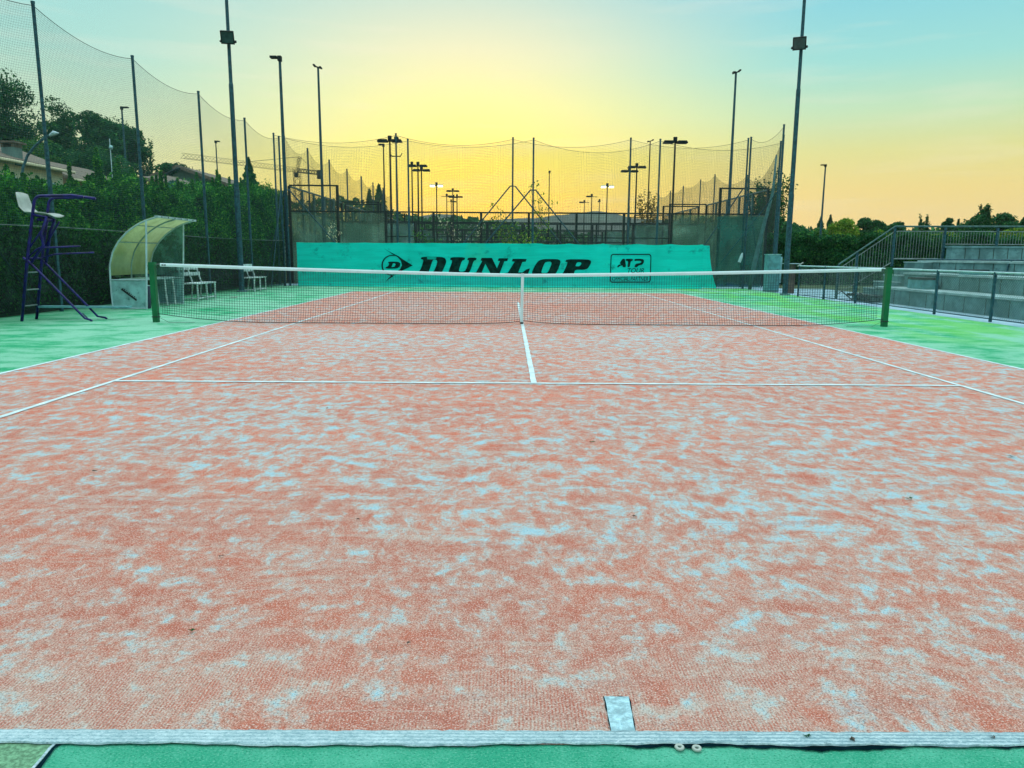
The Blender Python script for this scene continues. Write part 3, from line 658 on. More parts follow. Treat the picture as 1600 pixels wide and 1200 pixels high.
# ------------------------------------------------------------------ padel courts
def padel(Y0, Y1, X0, X1, label, detail=True):
    t = thing('padel_court_enclosure', label, 'padel court', ((X0+X1)/2, (Y0+Y1)/2, 0), 'glass padel courts beyond the fence')
    n = 10; xs_ = np.linspace(X0, X1, n+1); pw = .05
    for Yf in (Y0, Y1):
        for i, x in enumerate(xs_):
            h = 4.0 if i in (0, 1, n-1, n) else 3.0
            b = MB(); b.box((x-pw, Yf-pw, 0), (x+pw, Yf+pw, h)); b.build('post', M['frame'], t)
        b = MB()
        b.box((X0+pw, Yf-.03, 2.95), (X1-pw, Yf+.03, 3.01)); b.box((X0, Yf-.028, 4.0), (xs_[1]+pw, Yf+.028, 4.06)); b.box((xs_[n-1]-pw, Yf-.028, 4.0), (X1, Yf+.028, 4.06))
        b.box((xs_[2], Yf-.022, 1.95), (xs_[n-2], Yf+.022, 1.99)); b.build('rail', M['frame'], t)
        ln = []
        for i in range(int((xs_[n-2]-xs_[2])/.1)): x = xs_[2]+i*.1; ln.append([(x, Yf, .1), (x, Yf, 1.5), (x, Yf, 2.95)])
        for k in range(29): ln.append([(xs_[2], Yf, .1+k*.1), (0, Yf, .1+k*.1), (xs_[n-2], Yf, .1+k*.1)])
        npmesh('side_mesh', strands(ln, .0022), 4, M['frame'], t)
        for a in (0, 1, n-2, n-1):
            b = MB(); b.box((xs_[a]+pw+.004, Yf-.006, .05), (xs_[a+1]-pw-.004, Yf+.006, 2.94)); b.build('glass_panel', M['glass'], t)
    for Xe in (X0, X1):
        m = 5; ys_ = np.linspace(Y0, Y1, m+1)
        for y in ys_[1:-1]:
            b = MB(); b.box((Xe-pw, y-pw, 0), (Xe+pw, y+pw, 4.0)); b.build('post', M['framelt'], t)
        b = MB(); b.box((Xe-.03, Y0+pw, 3.96), (Xe+.03, Y1-pw, 4.02)); b.box((Xe-.025, Y0+pw, 2.97), (Xe+.025, Y1-pw, 3.01)); b.build('rail', M['framelt'], t)
        ln = [[(Xe, Y0, z_), (Xe, (Y0+Y1)/2, z_), (Xe, Y1, z_)] for z_ in np.arange(3.05, 3.95, .05)]+[[(Xe, y, 3.0), (Xe, y, 3.5), (Xe, y, 3.97)] for y in np.arange(Y0, Y1, .1)]
        npmesh('end_mesh', strands(ln, .005), 4, M['frame'], t)
        for a in range(m):
            b = MB(); b.box((Xe-.006, ys_[a]+pw+.004, .05), (Xe+.006, ys_[a+1]-pw-.004, 2.95)); b.build('glass_panel', M['endglass'], t)
    return t
padel(18.7, 28.7, -9.44, 10.5, 'nearest glass padel court, right behind the banner')
padel(30.4, 40.4, -9.6, 10.5, 'second glass padel court, behind the nearest one')
padel(43.0, 53.0, -9.6, 10.6, 'third and farthest glass padel court')
plane('padel_turf', -9.4, 10.45, 18.75, 28.65, -.004, M['padel']); plane('padel_turf', -9.5, 10.4, 30.45, 40.35, -.004, M['padel']); plane('padel_turf', -9.5, 10.5, 43.05, 52.95, -.004, M['padel'])
plane('gravel_path', -9.9, 9.6, 16.32, 18.6, -.012, M['pave'])

# ------------------------------------------------------------------ lamp masts
def twin_mast(px, py, D, hw, label, lit=False, heads=(-1, 1), tilt=0.0, top=None):
    p = atD(px, py, D); k = D/FPX; H = p[2]; A = hw*k
    t = thing('floodlight_mast', label, 'floodlight', (p[0], p[1], 0), 'twin-headed masts round the padel courts')
    b = MB(); b.tube([(p[0], p[1], 0), (p[0], p[1], H+.12)], [.058, .036], 8); b.build('pole', M['frame'], t)
    b = MB(); b.tube([(p[0]-A*.95, p[1], H-.02), (p[0]+A*.95, p[1], H-.02)], .022, 6); b.tube([(p[0], p[1], H), (p[0], p[1], H+.2)], .09, 6); b.build('crossarm', M['frame'], t)
    for s_ in heads:
        b = MB(); x0, x1 = sorted((p[0]+s_*A*.16, p[0]+s_*A)); b.box((x0, p[1]-.2, H-.06), (x1, p[1]+.16, H+.0)); b.box((x0+.03, p[1]-.16, H-.0), (x1-.03, p[1]+.1, H+.05))
        hd = b.build('lamp_head', M['lampw'] if lit else M['frame'], t)
        if lit: b = MB(); b.box((x0+.04, p[1]-.235, H-.075), (x1-.04, p[1]-.222, H-.015)); b.box((x0+.03, p[1]-.18, H-.11), (x1-.03, p[1]+.12, H-.092)); b.build('lens', M['lit'], hd)
    return t
twin_mast(609, 220, 31.5, 19, 'largest twin-headed floodlight mast on the left'); twin_mast(1055, 222, 31.5, 18.5, 'largest twin-headed floodlight mast on the right')
twin_mast(653, 259, 40.5, 14.5, 'floodlight mast left of centre, upper of the overlapping pair'); twin_mast(658.5, 266, 42.6, 13.5, 'floodlight mast left of centre, lower of the overlapping pair')
twin_mast(995, 261, 41, 14, 'floodlight mast right of centre, upper of the overlapping pair'); twin_mast(983.5, 267.5, 43, 13.5, 'floodlight mast right of centre, lower of the overlapping pair')
twin_mast(643.5, 258.5, 44, 5.5, 'slim floodlight mast with one short head beside the left tall net post', heads=(-1,))
twin_mast(682, 289.5, 52.5, 10.5, 'left floodlight mast with white lit heads', True); twin_mast(949, 291, 52.5, 10.5, 'right floodlight mast with white lit heads', True)
twin_mast(707.5, 298.5, 58, 10, 'distant floodlight mast standing highest in the left cluster'); twin_mast(708.5, 308, 64, 7, 'distant floodlight mast, low centre of the left cluster')
twin_mast(698, 306.5, 62, 9, 'distant floodlight mast on the left edge of the left cluster', heads=(1,)); twin_mast(714, 307.5, 63, 9, 'distant floodlight mast on the right edge of the left cluster', heads=(1,)); twin_mast(705, 315, 72, 8, 'smallest floodlight mast of the left cluster', heads=(1,))
twin_mast(924.7, 307, 62, 9, 'distant floodlight mast, taller of the two left of the lit right mast', heads=(-1,)); twin_mast(913, 316, 70, 8, 'distant floodlight mast, shorter of the two left of the lit right mast', heads=(-1,)); twin_mast(936.7, 314.5, 74, 2.5, 'thin distant mast between the small right floodlights', heads=(-1,))
def street_lamp(px, py, D, L_, r, label, base=0.0, kind='arm', name='street_lamp', head=.0, mat=None):
    p = atD(px, py, D); H = p[2]; t = thing(name, label, 'street lamp', (p[0], p[1], base), 'single lamps on tall poles'); mat = mat or M['pole']
    b = MB(); b.tube([(p[0], p[1], base), (p[0], p[1], H*.5), (p[0], p[1], H)], [r*1.35, r, r*.7], 10); b.build('pole', mat, t)
    if kind == 'arm':
        s_ = 1 if L_ > 0 else -1
        b = MB(); b.tube([(p[0], p[1], H-.03), (p[0]+s_*.12, p[1], H-.02)], r*.6, 6); b.box((min(p[0]+s_*.1, p[0]+L_), p[1]-.13, H-.03), (max(p[0]+s_*.1, p[0]+L_), p[1]+.13, H+.05)); b.box((p[0]-.07, p[1]-.1, H-.14), (p[0]+.07, p[1]+.1, H+.06)); b.build('lamp_head', M['frame'], t)
    else:
        A = abs(L_); sl = .55 if L_ > 0 else -.55
        b = MB(); b.tube([(p[0]-A, p[1], H+.02+A*sl*.6), (p[0]+A, p[1], H+.02-A*sl*.6)], .03, 6); b.box((p[0]-A*.9, p[1]-.12, H+.03+0), (p[0]-A*.9+.001, p[1]+.12, H+.05)); b.build('crossarm', M['frame'], t)
        for q in (-1, 1):
            b = MB(); b.cbox((p[0]+q*A*.75, p[1]-.12, H+.03-q*A*sl*.45), (A*.45, .25, .05)); b.build('lamp_head', M['frame'], t)
    return t
street_lamp(437, 90, 31, -.38, .075, 'tall lamp pole with one flat head pointing left, by the left fence corner')
street_lamp(497, 106, 31.6, .17, .06, 'tall thin pole with a tilted short crossbar, left behind the fence', kind='t'); street_lamp(1150, 114, 31.3, -.15, .06, 'tall thin pole with a tilted short crossbar, right behind the fence', kind='t')
street_lamp(599, 226, 52, -.33, .06, 'lamp pole with a small flat head left of the largest floodlight mast', mat=M['frame']); street_lamp(1016, 221, 50, -.2, .05, 'thin lamp pole with tilted crossbar left of the right floodlight mast', kind='t', mat=M['frame'])
street_lamp(858.5, 268, 62, .12, .045, 'plain thin lamp pole alone in the glow right of centre', mat=M['frame'])
street_lamp(190, 168, 52, .45, .08, 'lamp pole against the big trees on the left hill'); street_lamp(337, 221, 60, .3, .06, 'lamp pole rising above the grey roof'); street_lamp(1290, 258, 62, -.38, .08, 'lamp pole standing alone in the sky on the right')
t = street_lamp(618.7, 216, 33, 0.05, .05, 'mast with four small spot arms beside the largest left floodlight', mat=M['frame'], name='spotlight_mast'); t['category'] = 'floodlight'; t['group'] = 'single lamps on tall poles'
p = atD(618.7, 243.5, 33); b = MB()
for dx, dz in ((-.25, .08), (.27, .1), (-.2, -.02), (.2, -.03)): b.tube([(p[0], p[1], p[2]-.02), (p[0]+dx*.7, p[1], p[2]-.02), (p[0]+dx, p[1]-.05, p[2]+dz)], .022, 6)
b.build('spot_arms', M['frame'], t)
# curved lamp beside the cream house
q = [atD(x, y, 27) for x, y in ((32, 300), (33, 285), (36, 262), (43, 243), (53, 230), (66, 218), (78, 211))]
t = thing('street_lamp', 'curved swan-neck street lamp in front of the cream house', 'street lamp', (q[0][0], q[0][1], 0))
b = MB(); b.tube([(q[0][0], q[0][1], 0)]+q, .045, 8); b.build('pole', M['pole'], t)
b = MB(); a0 = atD(77, 212, 27); a1 = atD(84, 208, 27); a2 = atD(92, 208, 27); b.tube([a0, a1, a2], [.04, .09, .02], 8); b.build('lamp_head', M['alu'], t)
q = [atD(x, y, 38) for x, y in ((252, 285), (254, 279), (260, 272), (268, 267), (276, 264))]
t = thing('street_lamp', 'small curved street lamp rising past the grey gable', 'street lamp', (q[0][0], q[0][1], 0))
b = MB(); b.tube([(q[0][0], q[0][1], 0)]+q, .05, 8); b.build('pole', M['frame'], t); b = MB(); b.tube([q[-1], atD(282, 263, 38)], [.09, .04], 8); b.build('lamp_head', M['frame'], t)
# the two court floodlight poles
def court_light(x, y, ytop_px, px0, yaw, label, side):
    t = thing('court_floodlight_pole', label, 'floodlight pole', (x, y, 0), 'tall floodlight poles beside the tennis court')
    b = MB(); b.tube([(x, y, 0), (x, y, 3.2), (x, y, 3.25), (x, y, 6.4), (x, y, 6.45), (x, y, 10.5)], [.088, .085, .072, .068, .055, .045], 14); b.build('pole', M['pole'], t)
    b = MB(); b.tube([(x, y, 0), (x, y, .05)], .16, 12); b.build('base_plate', M['conc'], t)
    Mx = Matrix.Translation((x+side, y-.22, 7.73)) @ Matrix.Rotation(yaw, 4, 'Z') @ Matrix.Rotation(R(28), 4, 'X')
    b = MB(); Mx = Mx @ Matrix.Scale(.84, 4); b.box((-.22, -.06, -.21), (.22, .05, .21), Mx); b.box((-.235, -.085, -.225), (.235, -.06, -.195), Mx); b.box((-.235, -.085, .195), (.235, -.06, .225), Mx); b.box((-.235, -.085, -.195), (-.21, -.06, .195), Mx); b.box((.21, -.085, -.195), (.235, -.06, .195), Mx)
    for k in range(7): b.box((-.18+k*.055, .05, -.17), (-.165+k*.055, .11, .17), Mx)
    f = b.build('floodlight', M['frame'], t)
    b = MB(); b.box((-.20, -.068, -.185), (.20, -.062, .185), Mx); b.build('lens', M['lens'], f)
    b = MB(); b.tube([Mx @ Vector((-.28, 0, -.16)), Mx @ Vector((-.27, .16, -.16)), Mx @ Vector((.27, .16, -.16)), Mx @ Vector((.28, 0, -.16))], .018, 6); b.tube([Mx @ Vector((-.28, 0, -.16)), Mx @ Vector((-.2, 0, -.16))], .03, 6); b.tube([Mx @ Vector((.28, 0, -.16)), Mx @ Vector((.2, 0, -.16))], .03, 6); b.build('bracket', M['frame'], t)
court_light(-8.96, 11.1, 60, 357, R(12), 'tall floodlight pole on the left above the far bench', .05)
court_light(8.76, 11.25, 67, 1251, R(-22), 'tall floodlight pole on the right beside the cabinet', -.14)
# ------------------------------------------------------------------ umpire chair
U = thing('umpire_chair', 'tall indigo steel umpire chair with white plastic seat', 'umpire chair', (-9.05, .22, 0))
ya, yb = .02, .45; rt = .026
def T(name, pts, r=rt, mat='blue', par=None, n=8):
    b = MB(); b.tube(pts, r, n); return b.build(name, M[mat], par or U, smooth=True)
def bend(a, c, d, k=6, f=.12):
    a, c, d = Vector(a), Vector(c), Vector(d); p = c+(a-c).normalized()*f; q = c+(d-c).normalized()*f
    return [tuple(p.lerp(c, t).lerp(c.lerp(q, t), t)) for t in np.linspace(0, 1, k)]
for y in (ya, yb):
    T('leg', [(-9.07, y, 0), (-8.86, y, 1.1)]+bend((-8.86, y, 1.1), (-8.62, y, 2.2), (-7.9, y, 2.21))+[(-7.96, y, 2.215), (-7.78, y+.02*(1 if y == ya else -1), 2.19)])
    T('brace_leg', [(-8.93, y, 1.13), (-8.83, y, 1.06), (-7.93, y, .06), (-7.86+.0, y+(.12 if y == yb else .04), .03), (-7.83, y+(.13 if y == yb else .05), .0)], .02)
    T('front_upright', [(-8.62, y, .0) if False else (-8.79, y, 1.05), (-8.55, y, 1.35), (-8.57, y, 1.55), (-8.45, y, 1.84), (-8.70, y, 1.88)] if y == ya else [(-8.79, y, 1.05), (-8.66, y, 1.6), (-8.56, y, 1.82), (-8.75, y, 1.88)])
    T('desk_arm', [(-8.86, y, 1.12)]+bend((-8.86, y, 1.12), (-8.62, y, 1.20 if y == yb else 1.33), (-7.9, y, 1.21))+[(-7.9, y, 1.23 if y == yb else 1.34)], .015)
T('seat_strut', [(-8.82, ya, 1.28), (-8.45, ya+.05, 1.78)], .015); T('seat_strut', [(-8.82, yb, 1.28), (-8.45, yb-.05, 1.78)], .015)
T('cross_bar', [(-8.60, ya, 1.80), (-8.60, yb, 1.80)]); T('cross_bar', [(-8.84, ya, 1.12), (-8.84, yb, 1.12)], .018)
for z_ in (.27, .56, .87): T('rung', [(-9.07+.19*z_, ya, z_), (-9.07+.19*z_, yb, z_)], .013, 'rung')
T('cross_bar', [(-7.9, ya+.06, .04), (-8.0, ya+.06, .15)], .01)
b = MB(); b.box((-9.0, .42, .215), (-7.35, .58, .25)); b.build('foot_board', M['cab'], U)
prof = [(-9.03, 2.28), (-9.01, 2.15), (-8.98, 2.02), (-8.93, 1.935), (-8.84, 1.895), (-8.72, 1.885), (-8.58, 1.885), (-8.46, 1.87), (-8.38, 1.84)]
b = MB(); rowsU = []
for k, (x, z_) in enumerate(prof):
    wv = .21 if k > 2 else .17+.015*k; rowsU.append([(x+(.05*(abs(s_)**2) if k < 4 else 0), .235+s_*wv, z_+(.035*s_*s_ if k >= 3 else 0)-.03*(abs(s_)**3 if k == 0 else 0)) for s_ in np.linspace(-1, 1, 11)])
b.sheet(rowsU); seat = b.build('seat', M['white'], U, smooth=True, recalc=False)
mod = seat.modifiers.new('t', 'SOLIDIFY'); mod.thickness = .012

# ------------------------------------------------------------------ players' shelter
Sh = thing('players_shelter', 'curved shelter with yellowed clear roof beside the umpire chair', 'shelter', (-8.6, 4.1, 0))
YA, YB_ = 3.15, 5.05
arc = [(-9.04, .0), (-9.05, .32), (-9.05, .63), (-9.04, .95), (-8.95, 1.25), (-8.80, 1.48), (-8.60, 1.68), (-8.36, 1.84), (-8.17, 1.925), (-7.92, 2.0)]
def arcs(n=30):
    pts = np.array(arc); d = np.r_[0, np.cumsum(np.linalg.norm(np.diff(pts, axis=0), axis=1))]; u = np.linspace(0, d[-1], n)
    return [(np.interp(v, d, pts[:, 0]), np.interp(v, d, pts[:, 1])) for v in u]
A_ = arcs(); up_ = [p for p in A_ if p[1] >= .63]
for y, nm in ((YA, 'alu'), ((YA+YB_)/2, 'conclt'), (YB_, 'alu')):
    b = MB(); b.tube([(x, y, z_) for x, z_ in A_], .019, 8); b.build('rib', M[nm], Sh, smooth=True)
b = MB(); b.tube([(-9.03+.022, y_, .63) for y_ in (YA, YB_)], .016, 8); b.tube([(-8.80+.0, y_, 1.46) for y_ in (YA+.02, YB_-.02)], .014, 8); b.tube([(-8.36, y_, 1.815) for y_ in (YA+.02, YB_-.02)], .011, 8); b.build('purlin', M['conclt'], Sh)
b = MB(); b.sheet([[(x, y, z_+.022) for x, z_ in up_] for y in np.linspace(YA-.02, YB_+.05, 9)]); b.build('roof_panel', M['poly'], Sh, smooth=True, recalc=False)
low = [p for p in A_ if p[1] <= .66]; b = MB(); b.sheet([[(x, y, z_) for x, z_ in low] for y in (YA, YB_)]); b.build('rear_panel', M['zinc'], Sh)
fx = lambda z_: -8.30+(z_/1.93)*.13
for y, m1, nm in ((YA, 'zinc', 0), (YB_, 'zinc', 1)):
    b = MB(); b.tube([(fx(0), y, 0), (fx(.63)+.0, y, .63), (fx(1.93), y, 1.93)], .021, 8); b.tube([(-9.03, y, .64), (fx(.64), y, .64)], .014, 8); b.tube([(-9.03, y, .02), (fx(.0), y, .02)], .014, 8); b.build('side_frame', M['alu'], Sh)
    b = MB(); b.poly([(-9.03, y-.004, .03), (fx(.03), y-.004, .03), (fx(.62), y-.004, .62), (-9.04, y-.004, .62)]); sp_ = b.build('side_panel', M['zinc'], Sh)
    pan = [(x, y+.003, z_) for x, z_ in up_ if z_ <= 1.93]+[(fx(1.90), y+.003, 1.90), (fx(.65), y+.003, .65)]
    b = MB(); b.poly(pan); b.build('side_window', M['murkyY'] if (y == YA and 'murkyY' in M) else M['murky'], Sh)
    if y == YA:
        Mx = Matrix.Translation((-8.66, y-.008, .32)) @ Matrix.Rotation(R(38), 4, 'Y')
        b = MB()
        b.box((-.2, -.001, -.022), (.2, .001, .018), Mx)
        for k in range(9): b.box((-.19+k*.043, -.003, .014+.006*((k*7) % 3)), (-.172+k*.043, .001, .036+.006*((k*5) % 3)), Mx)
        b.build('scuffed_strip', M['dark2'], Sh)
b = MB(); b.box((-7.97, YA-.03, 1.985), (-7.90, YB_+.12, 2.03)); b.build('front_batten', M['conclt'], Sh)
for k in range(6): b = MB(); b.tube([(-7.895, YA+.15+k*.33, 2.005), (-7.885, YA+.15+k*.33, 2.005)], .014, 6); b.build('bolt', M['frame'], Sh)
shb = thing('shelter_bench', 'pale bench with four legs inside the curved shelter', 'bench', (-8.7, 4.1, 0))
b = MB(); b.box((-8.92, YA+.12, .625), (-8.42, YB_-.1, .665)) ; b.build('seat', M['conclt'], shb)
for x, y in ((-8.45, YA+.2), (-8.45, 4.0), (-8.45, 4.45), (-8.45, YB_-.16), (-8.88, YA+.2), (-8.88, YB_-.16)):
    b = MB(); b.tube([(x, y, .625), (x+.03, y, 0)], .022, 8); b.build('leg', M['bench'], shb)
b = MB(); b.box((-8.9, 3.75, .03), (-8.86, YB_-.1, .6)); b.build('back_board', M['soil'], shb)
bn = thing('waste_bin', 'dark navy bin under the shelter bench', 'bin', (-8.42, 3.5, 0))
b = MB(); b.tube([(-8.44, 3.42, 0), (-8.44, 3.42, .5)], [.10, .125], 16); b.build('body', M['bin'], bn)
b = MB(); b.tube([(-8.44, 3.42, .5), (-8.44, 3.42, .515)], .132, 16); b.tube([(-8.44, 3.35, .52), (-8.46, 3.36, .66)], .02, 6); b.build('rim', M['alu'], bn)
# ------------------------------------------------------------------ benches
def bench(x, y, label, L_=1.3):
    t = thing('bench', label, 'bench', (x, y, 0), 'white slatted benches along the left fence')
    for s_ in (0, .5, 1):
        yy = y+.06+s_*(L_-.12)
        b = MB(); b.tube([(x, yy, 0), (x, yy, .43)], .022, 8); b.build('leg', M['bench'], t)
        b = MB(); b.tube([(x-.42, yy, 0), (x-.36, yy, .43), (x-.48, yy, .86)], .022, 8); b.build('leg', M['bench'], t)
    b = MB(); b.tube([(x-.02, y+.06, .06), (x-.02, y+L_-.06, .06)], .018, 8); b.tube([(x-.4, y+.06, .06), (x-.02, y+.06, .06)], .015, 8); b.tube([(x-.4, y+L_-.06, .06), (x-.02, y+L_-.06, .06)], .015, 8); b.build('stretcher', M['bench'], t)
    for k in range(4): b = MB(); b.box((x-.38+k*.105, y, .43), (x-.29+k*.105, y+L_, .46)); b.build('seat_slat', M['bench'], t)
    for k in range(2): b = MB(); z_ = .64+k*.15; xx = x-.395-(z_-.43)*.27; b.box((xx+.01, y, z_), (xx+.035, y+L_, z_+.09)); b.build('back_slat', M['bench'], t)
    return t
bench(-8.40, 6.15, 'white slatted bench just beyond the shelter')
bench(-8.62, 11.25, 'white slatted bench at the foot of the left floodlight pole', 1.3)
# ------------------------------------------------------------------ low mesh fence on the right
ml = thing('mesh_fence', 'low chain-link fence with pale top rail in front of the concrete stand', 'fence', (9.05, 3, 0))
RP = [(8.83, 10.3), (9.0, 8.75), (9.12, 6.95), (9.14, 3.11), (9.16, 1.16), (9.18, -.9), (9.2, -3.0)]
for x, y in RP:
    b = MB(); b.box((x-.022, y-.022, 0), (x+.022, y+.022, .97)); b.build('post', M['pole'], ml)
b = MB()
for i in range(len(RP)-1): b.tube([(*RP[i], .96), (*RP[i+1], .96)], .019, 8)
b.build('top_rail', M['alu'], ml)
b = MB()
for i in range(len(RP)-1): b.tube([(*RP[i], .06), (*RP[i+1], .06)], .012, 6)
b.build('bottom_rail', M['pole'], ml)
ln = []
for i in range(len(RP)-1):
    a, c = np.array(RP[i]), np.array(RP[i+1]); Ln = np.linalg.norm(c-a); k = 0; s0 = -.9
    while s0 < Ln:
        for sgn in (1, -1):
            pts = []
            for q_ in np.linspace(0, .88, 5):
                s1 = s0+q_ if sgn == 1 else s0+.88-q_
                if 0 <= s1 <= Ln: pts.append((*(a+(c-a)*s1/Ln), .07+q_))
            if len(pts) > 1: ln.append(pts)
        s0 += .065
npmesh('chain_link', strands(ln, .0030), 4, M['rung'], ml)
# ------------------------------------------------------------------ concrete stand, stair, railing
st_ = thing('concrete_stand', 'stepped pale concrete seating with panelled walls on the right', 'grandstand', (12, 3, 0))
def ledge(name, x0, x1, y0, y1, z0, z1, cap=True, jx=None):
    b = MB(); b.box((x0, y0, z0), (x1, y1, z1-.05)); o = b.build(name, M['conc'], st_)
    b = MB(); b.box((x0-.03, y0-.02, z1-.05), (x1, y1+.02, z1)); b.build('coping', M['conclt'], o)
    y = y0+.8
    while y < y1-.1: MB().box((x0-.006, y-.008, z0+.01), (x0+.01, y+.008, z1-.06)).build('joint', M['soil'], o); y += .8
ledge('lower_tier', 10.2, 11.0, -5, 8.1, -.02, .42); ledge('middle_tier', 11.0, 11.8, -5, 8.1, -.02, .82); 
ledge('upper_tier', 11.8, 18.0, -5, 8.9, -.02, 1.16)
uw = MB(); uw.box((12.75, 8.92, -.02), (19, 9.2, 1.53)); wl = uw.build('upper_wall', M['conc'], st_)
b = MB(); b.box((12.72, 8.89, 1.53), (19, 9.23, 1.59)); b.build('coping', M['conc'], wl)
for k in range(12): MB().box((13.15+k*.42, 8.913, 1.17), (13.165+k*.42, 8.925, 1.52)).build('joint', M['soil'], wl)
for k in range(6):                                   # stair treads rising to the right
    x0 = 10.05+k*.29; b = MB(); b.box((x0, 8.14, -.02), (x0+.29+.02, 9.14, .17+k*.19-.03)); o = b.build('stair_step', M['conc'], st_)
    b = MB(); b.box((x0-.02, 8.13, .17+k*.19-.03), (x0+.30, 9.15, .17+k*.19)); b.build('tread', M['conclt'], o)
rl = thing('stair_railing', 'steel baluster railing climbing the stair and crossing above the stand', 'railing', (9.7, 9.35, 0))
ry = 9.32; x0, x1 = 9.62, 11.22; zlo, zhi = 1.0, 2.13
rzt = lambda x: zlo+(zhi-zlo)*min(1, max(0, (x-x0)/(x1-x0)))
rzb = lambda x: (0.12 if x < x1 else 1.17)+((x-x0)/(x1-x0)*.98 if x < x1 else 0)
def yr(x): return ry
for x in (x0, 10.15, x1, 12.73, 14.3, 15.9, 17.4): b = MB(); b.box((x-.03, ry-.03, rzb(x)-.2 if x > x1-.1 else 0), (x+.03, ry+.03, rzt(x)+.0)); b.build('post', M['pole'], rl)
b = MB(); b.tube([(x0, ry, .95)]+[(x0, ry, rzt(x0)+.02), (x1, ry, zhi+.02), (18, ry, zhi+.06)], .026, 8); b.build('handrail', M['framelt'], rl)
b = MB(); b.tube([(x0, ry, rzt(x0)-.12), (x1, ry, zhi-.12), (18, ry, zhi-.10)], .012, 6); b.tube([(x0, ry, rzb(x0)), (x1-.02, ry, rzb(x1-.02)), ], .014, 6); b.tube([(x1, ry, 1.2), (12.6, ry, 1.2)], .02, 6); b.tube([(12.75, ry, 1.64), (18, ry, 1.64)], .014, 6); b.build('rail', M['rung'], rl)
ln = []; x = x0+.07
while x < 18:
    zb_ = rzb(x)+.02 if x < 12.7 else 1.65
    ln.append([(x, ry, zb_), (x, ry, (zb_+rzt(x)-.12)/2), (x, ry, rzt(x)-.12)]); x += .085
npmesh('balusters', strands(ln, .0075), 4, M['rung'], rl)['kind'] = 'stuff'
hr = thing('handrail', 'slim steel handrail on posts along the middle step of the stand', 'handrail', (11.95, 3, 1.16))
b = MB(); b.tube([(11.86, 8.6, 1.19), (11.86, -4, 1.19)], .022, 8); b.build('rail', M['pole'], hr)
for y in (4.8, 1.5, -2): b = MB(); b.tube([(11.75, y, .82), (11.78, y, 1.1), (11.86, y, 1.19)], .018, 8); b.build('post', M['pole'], hr)
def darkseat(x, y, z_, sx, sy, sz, label):
    t = thing('folded_cushion', label, 'cushion', (x, y, z_), 'dark cushions left on the stand')
    b = MB(); b.box((x-sx/2, y-sy/2, z_), (x+sx/2, y+sy/2, z_+sz*.8)); b.build('pad', M['cab'], t)
    b = MB(); b.box((x-sx/2-.01, y-sy/2-.01, z_+sz*.8), (x+sx/2+.01, y+sy/2+.01, z_+sz)); b.build('lid', M['dark2'], t)
darkseat(11.45, 5.6, .82, .4, .55, .13, 'dark flat cushion on the upper step of the stand'); darkseat(10.7, 6.6, .42, .35, .75, .30, 'dark lidded box on the lowest step of the stand')
wb = thing('folded_deck_chair', 'black folded deck chair lying on the paving below the stand', 'deck chair', (10.1, 8, 0))
b = MB(); b.box((9.75, 7.4, .12), (10.1, 8.9, .19)); b.build('frame', M['dark2'], wb)
for y in (7.5, 8.7): b = MB(); b.tube([(9.62, y+.3, .25), (9.80, y, .02), (10.05, y, .02), (10.05, y, .2)], .02, 6); b.build('leg', M['dark2'], wb)
# cabinet corner on the far right
cb = thing('electric_cabinet', 'grey-green electric cabinet by the right floodlight pole', 'cabinet', (9.1, 13.6, 0))
b = MB(); b.box((8.86, 13.35, .06), (9.30, 13.75, 1.30)); b.build('body', M['cab'], cb)
b = MB(); b.box((8.84, 13.33, 1.30), (9.32, 13.77, 1.33)); b.build('lid', M['zinc'], cb); b = MB(); b.box((8.9, 13.338, .14), (9.26, 13.348, 1.24)); d_ = b.build('door', M['cab'], cb); b = MB(); b.box((9.2, 13.32, .68), (9.225, 13.337, .8)); b.build('handle', M['dark2'], d_)
b = MB(); b.box((8.86, 13.35, 0), (9.30, 13.75, .06)); b.build('plinth', M['conc'], cb)
c2 = thing('meter_box', 'narrow pale meter box behind the electric cabinet', 'meter box', (9.42, 13.9, 0))
b = MB(); b.box((9.33, 13.8, .3), (9.52, 14.0, 1.24)); b.build('body', M['zinc'], c2); b = MB(); b.box((9.40, 13.86, 0), (9.44, 13.94, .3)); b.build('leg', M['frame'], c2)
tb = thing('side_table', 'small pale table with a white bent handle beside the cabinet', 'table', (9.35, 12.6, 0))
b = MB(); b.box((9.12, 12.3, 1.0), (9.62, 12.7, 1.02)); b.build('top', M['alu'], tb); b = MB(); b.box((9.33, 12.42, 0), (9.5, 12.58, 1.0)); b.build('trunk_leg', M['wood'], tb)
b = MB(); b.tube([(9.5, 12.25, .92), (9.62, 12.2, 1.03), (9.66, 12.2, 1.05)], .02, 6); b.build('handle', M['white'], tb)
wt = MB(); wt.tube([(8.55, 15.7, 1.02), (8.62, 15.7, 1.25), (8.65, 15.7, 1.38)], [.06, .06, .02], 8); tag(wt.build('hanging_bottle', M['alu']), 'pale plastic bottle hanging on the far right corner netting', 'bottle')
cp = thing('bundled_netting', 'dark rolled netting bundle leaning on the far right corner post', 'netting', (8.95, 15.3, 0))
b = MB(); b.tube([(8.85, 15.2, 0), (8.98, 15.25, .9), (9.25, 15.35, 2.2), (9.6, 15.5, 3.6), (9.72, 15.7, 5.0)], [.07, .09, .07, .05, .03], 9); b.build('roll', M['fencenet'], cp, smooth=True)
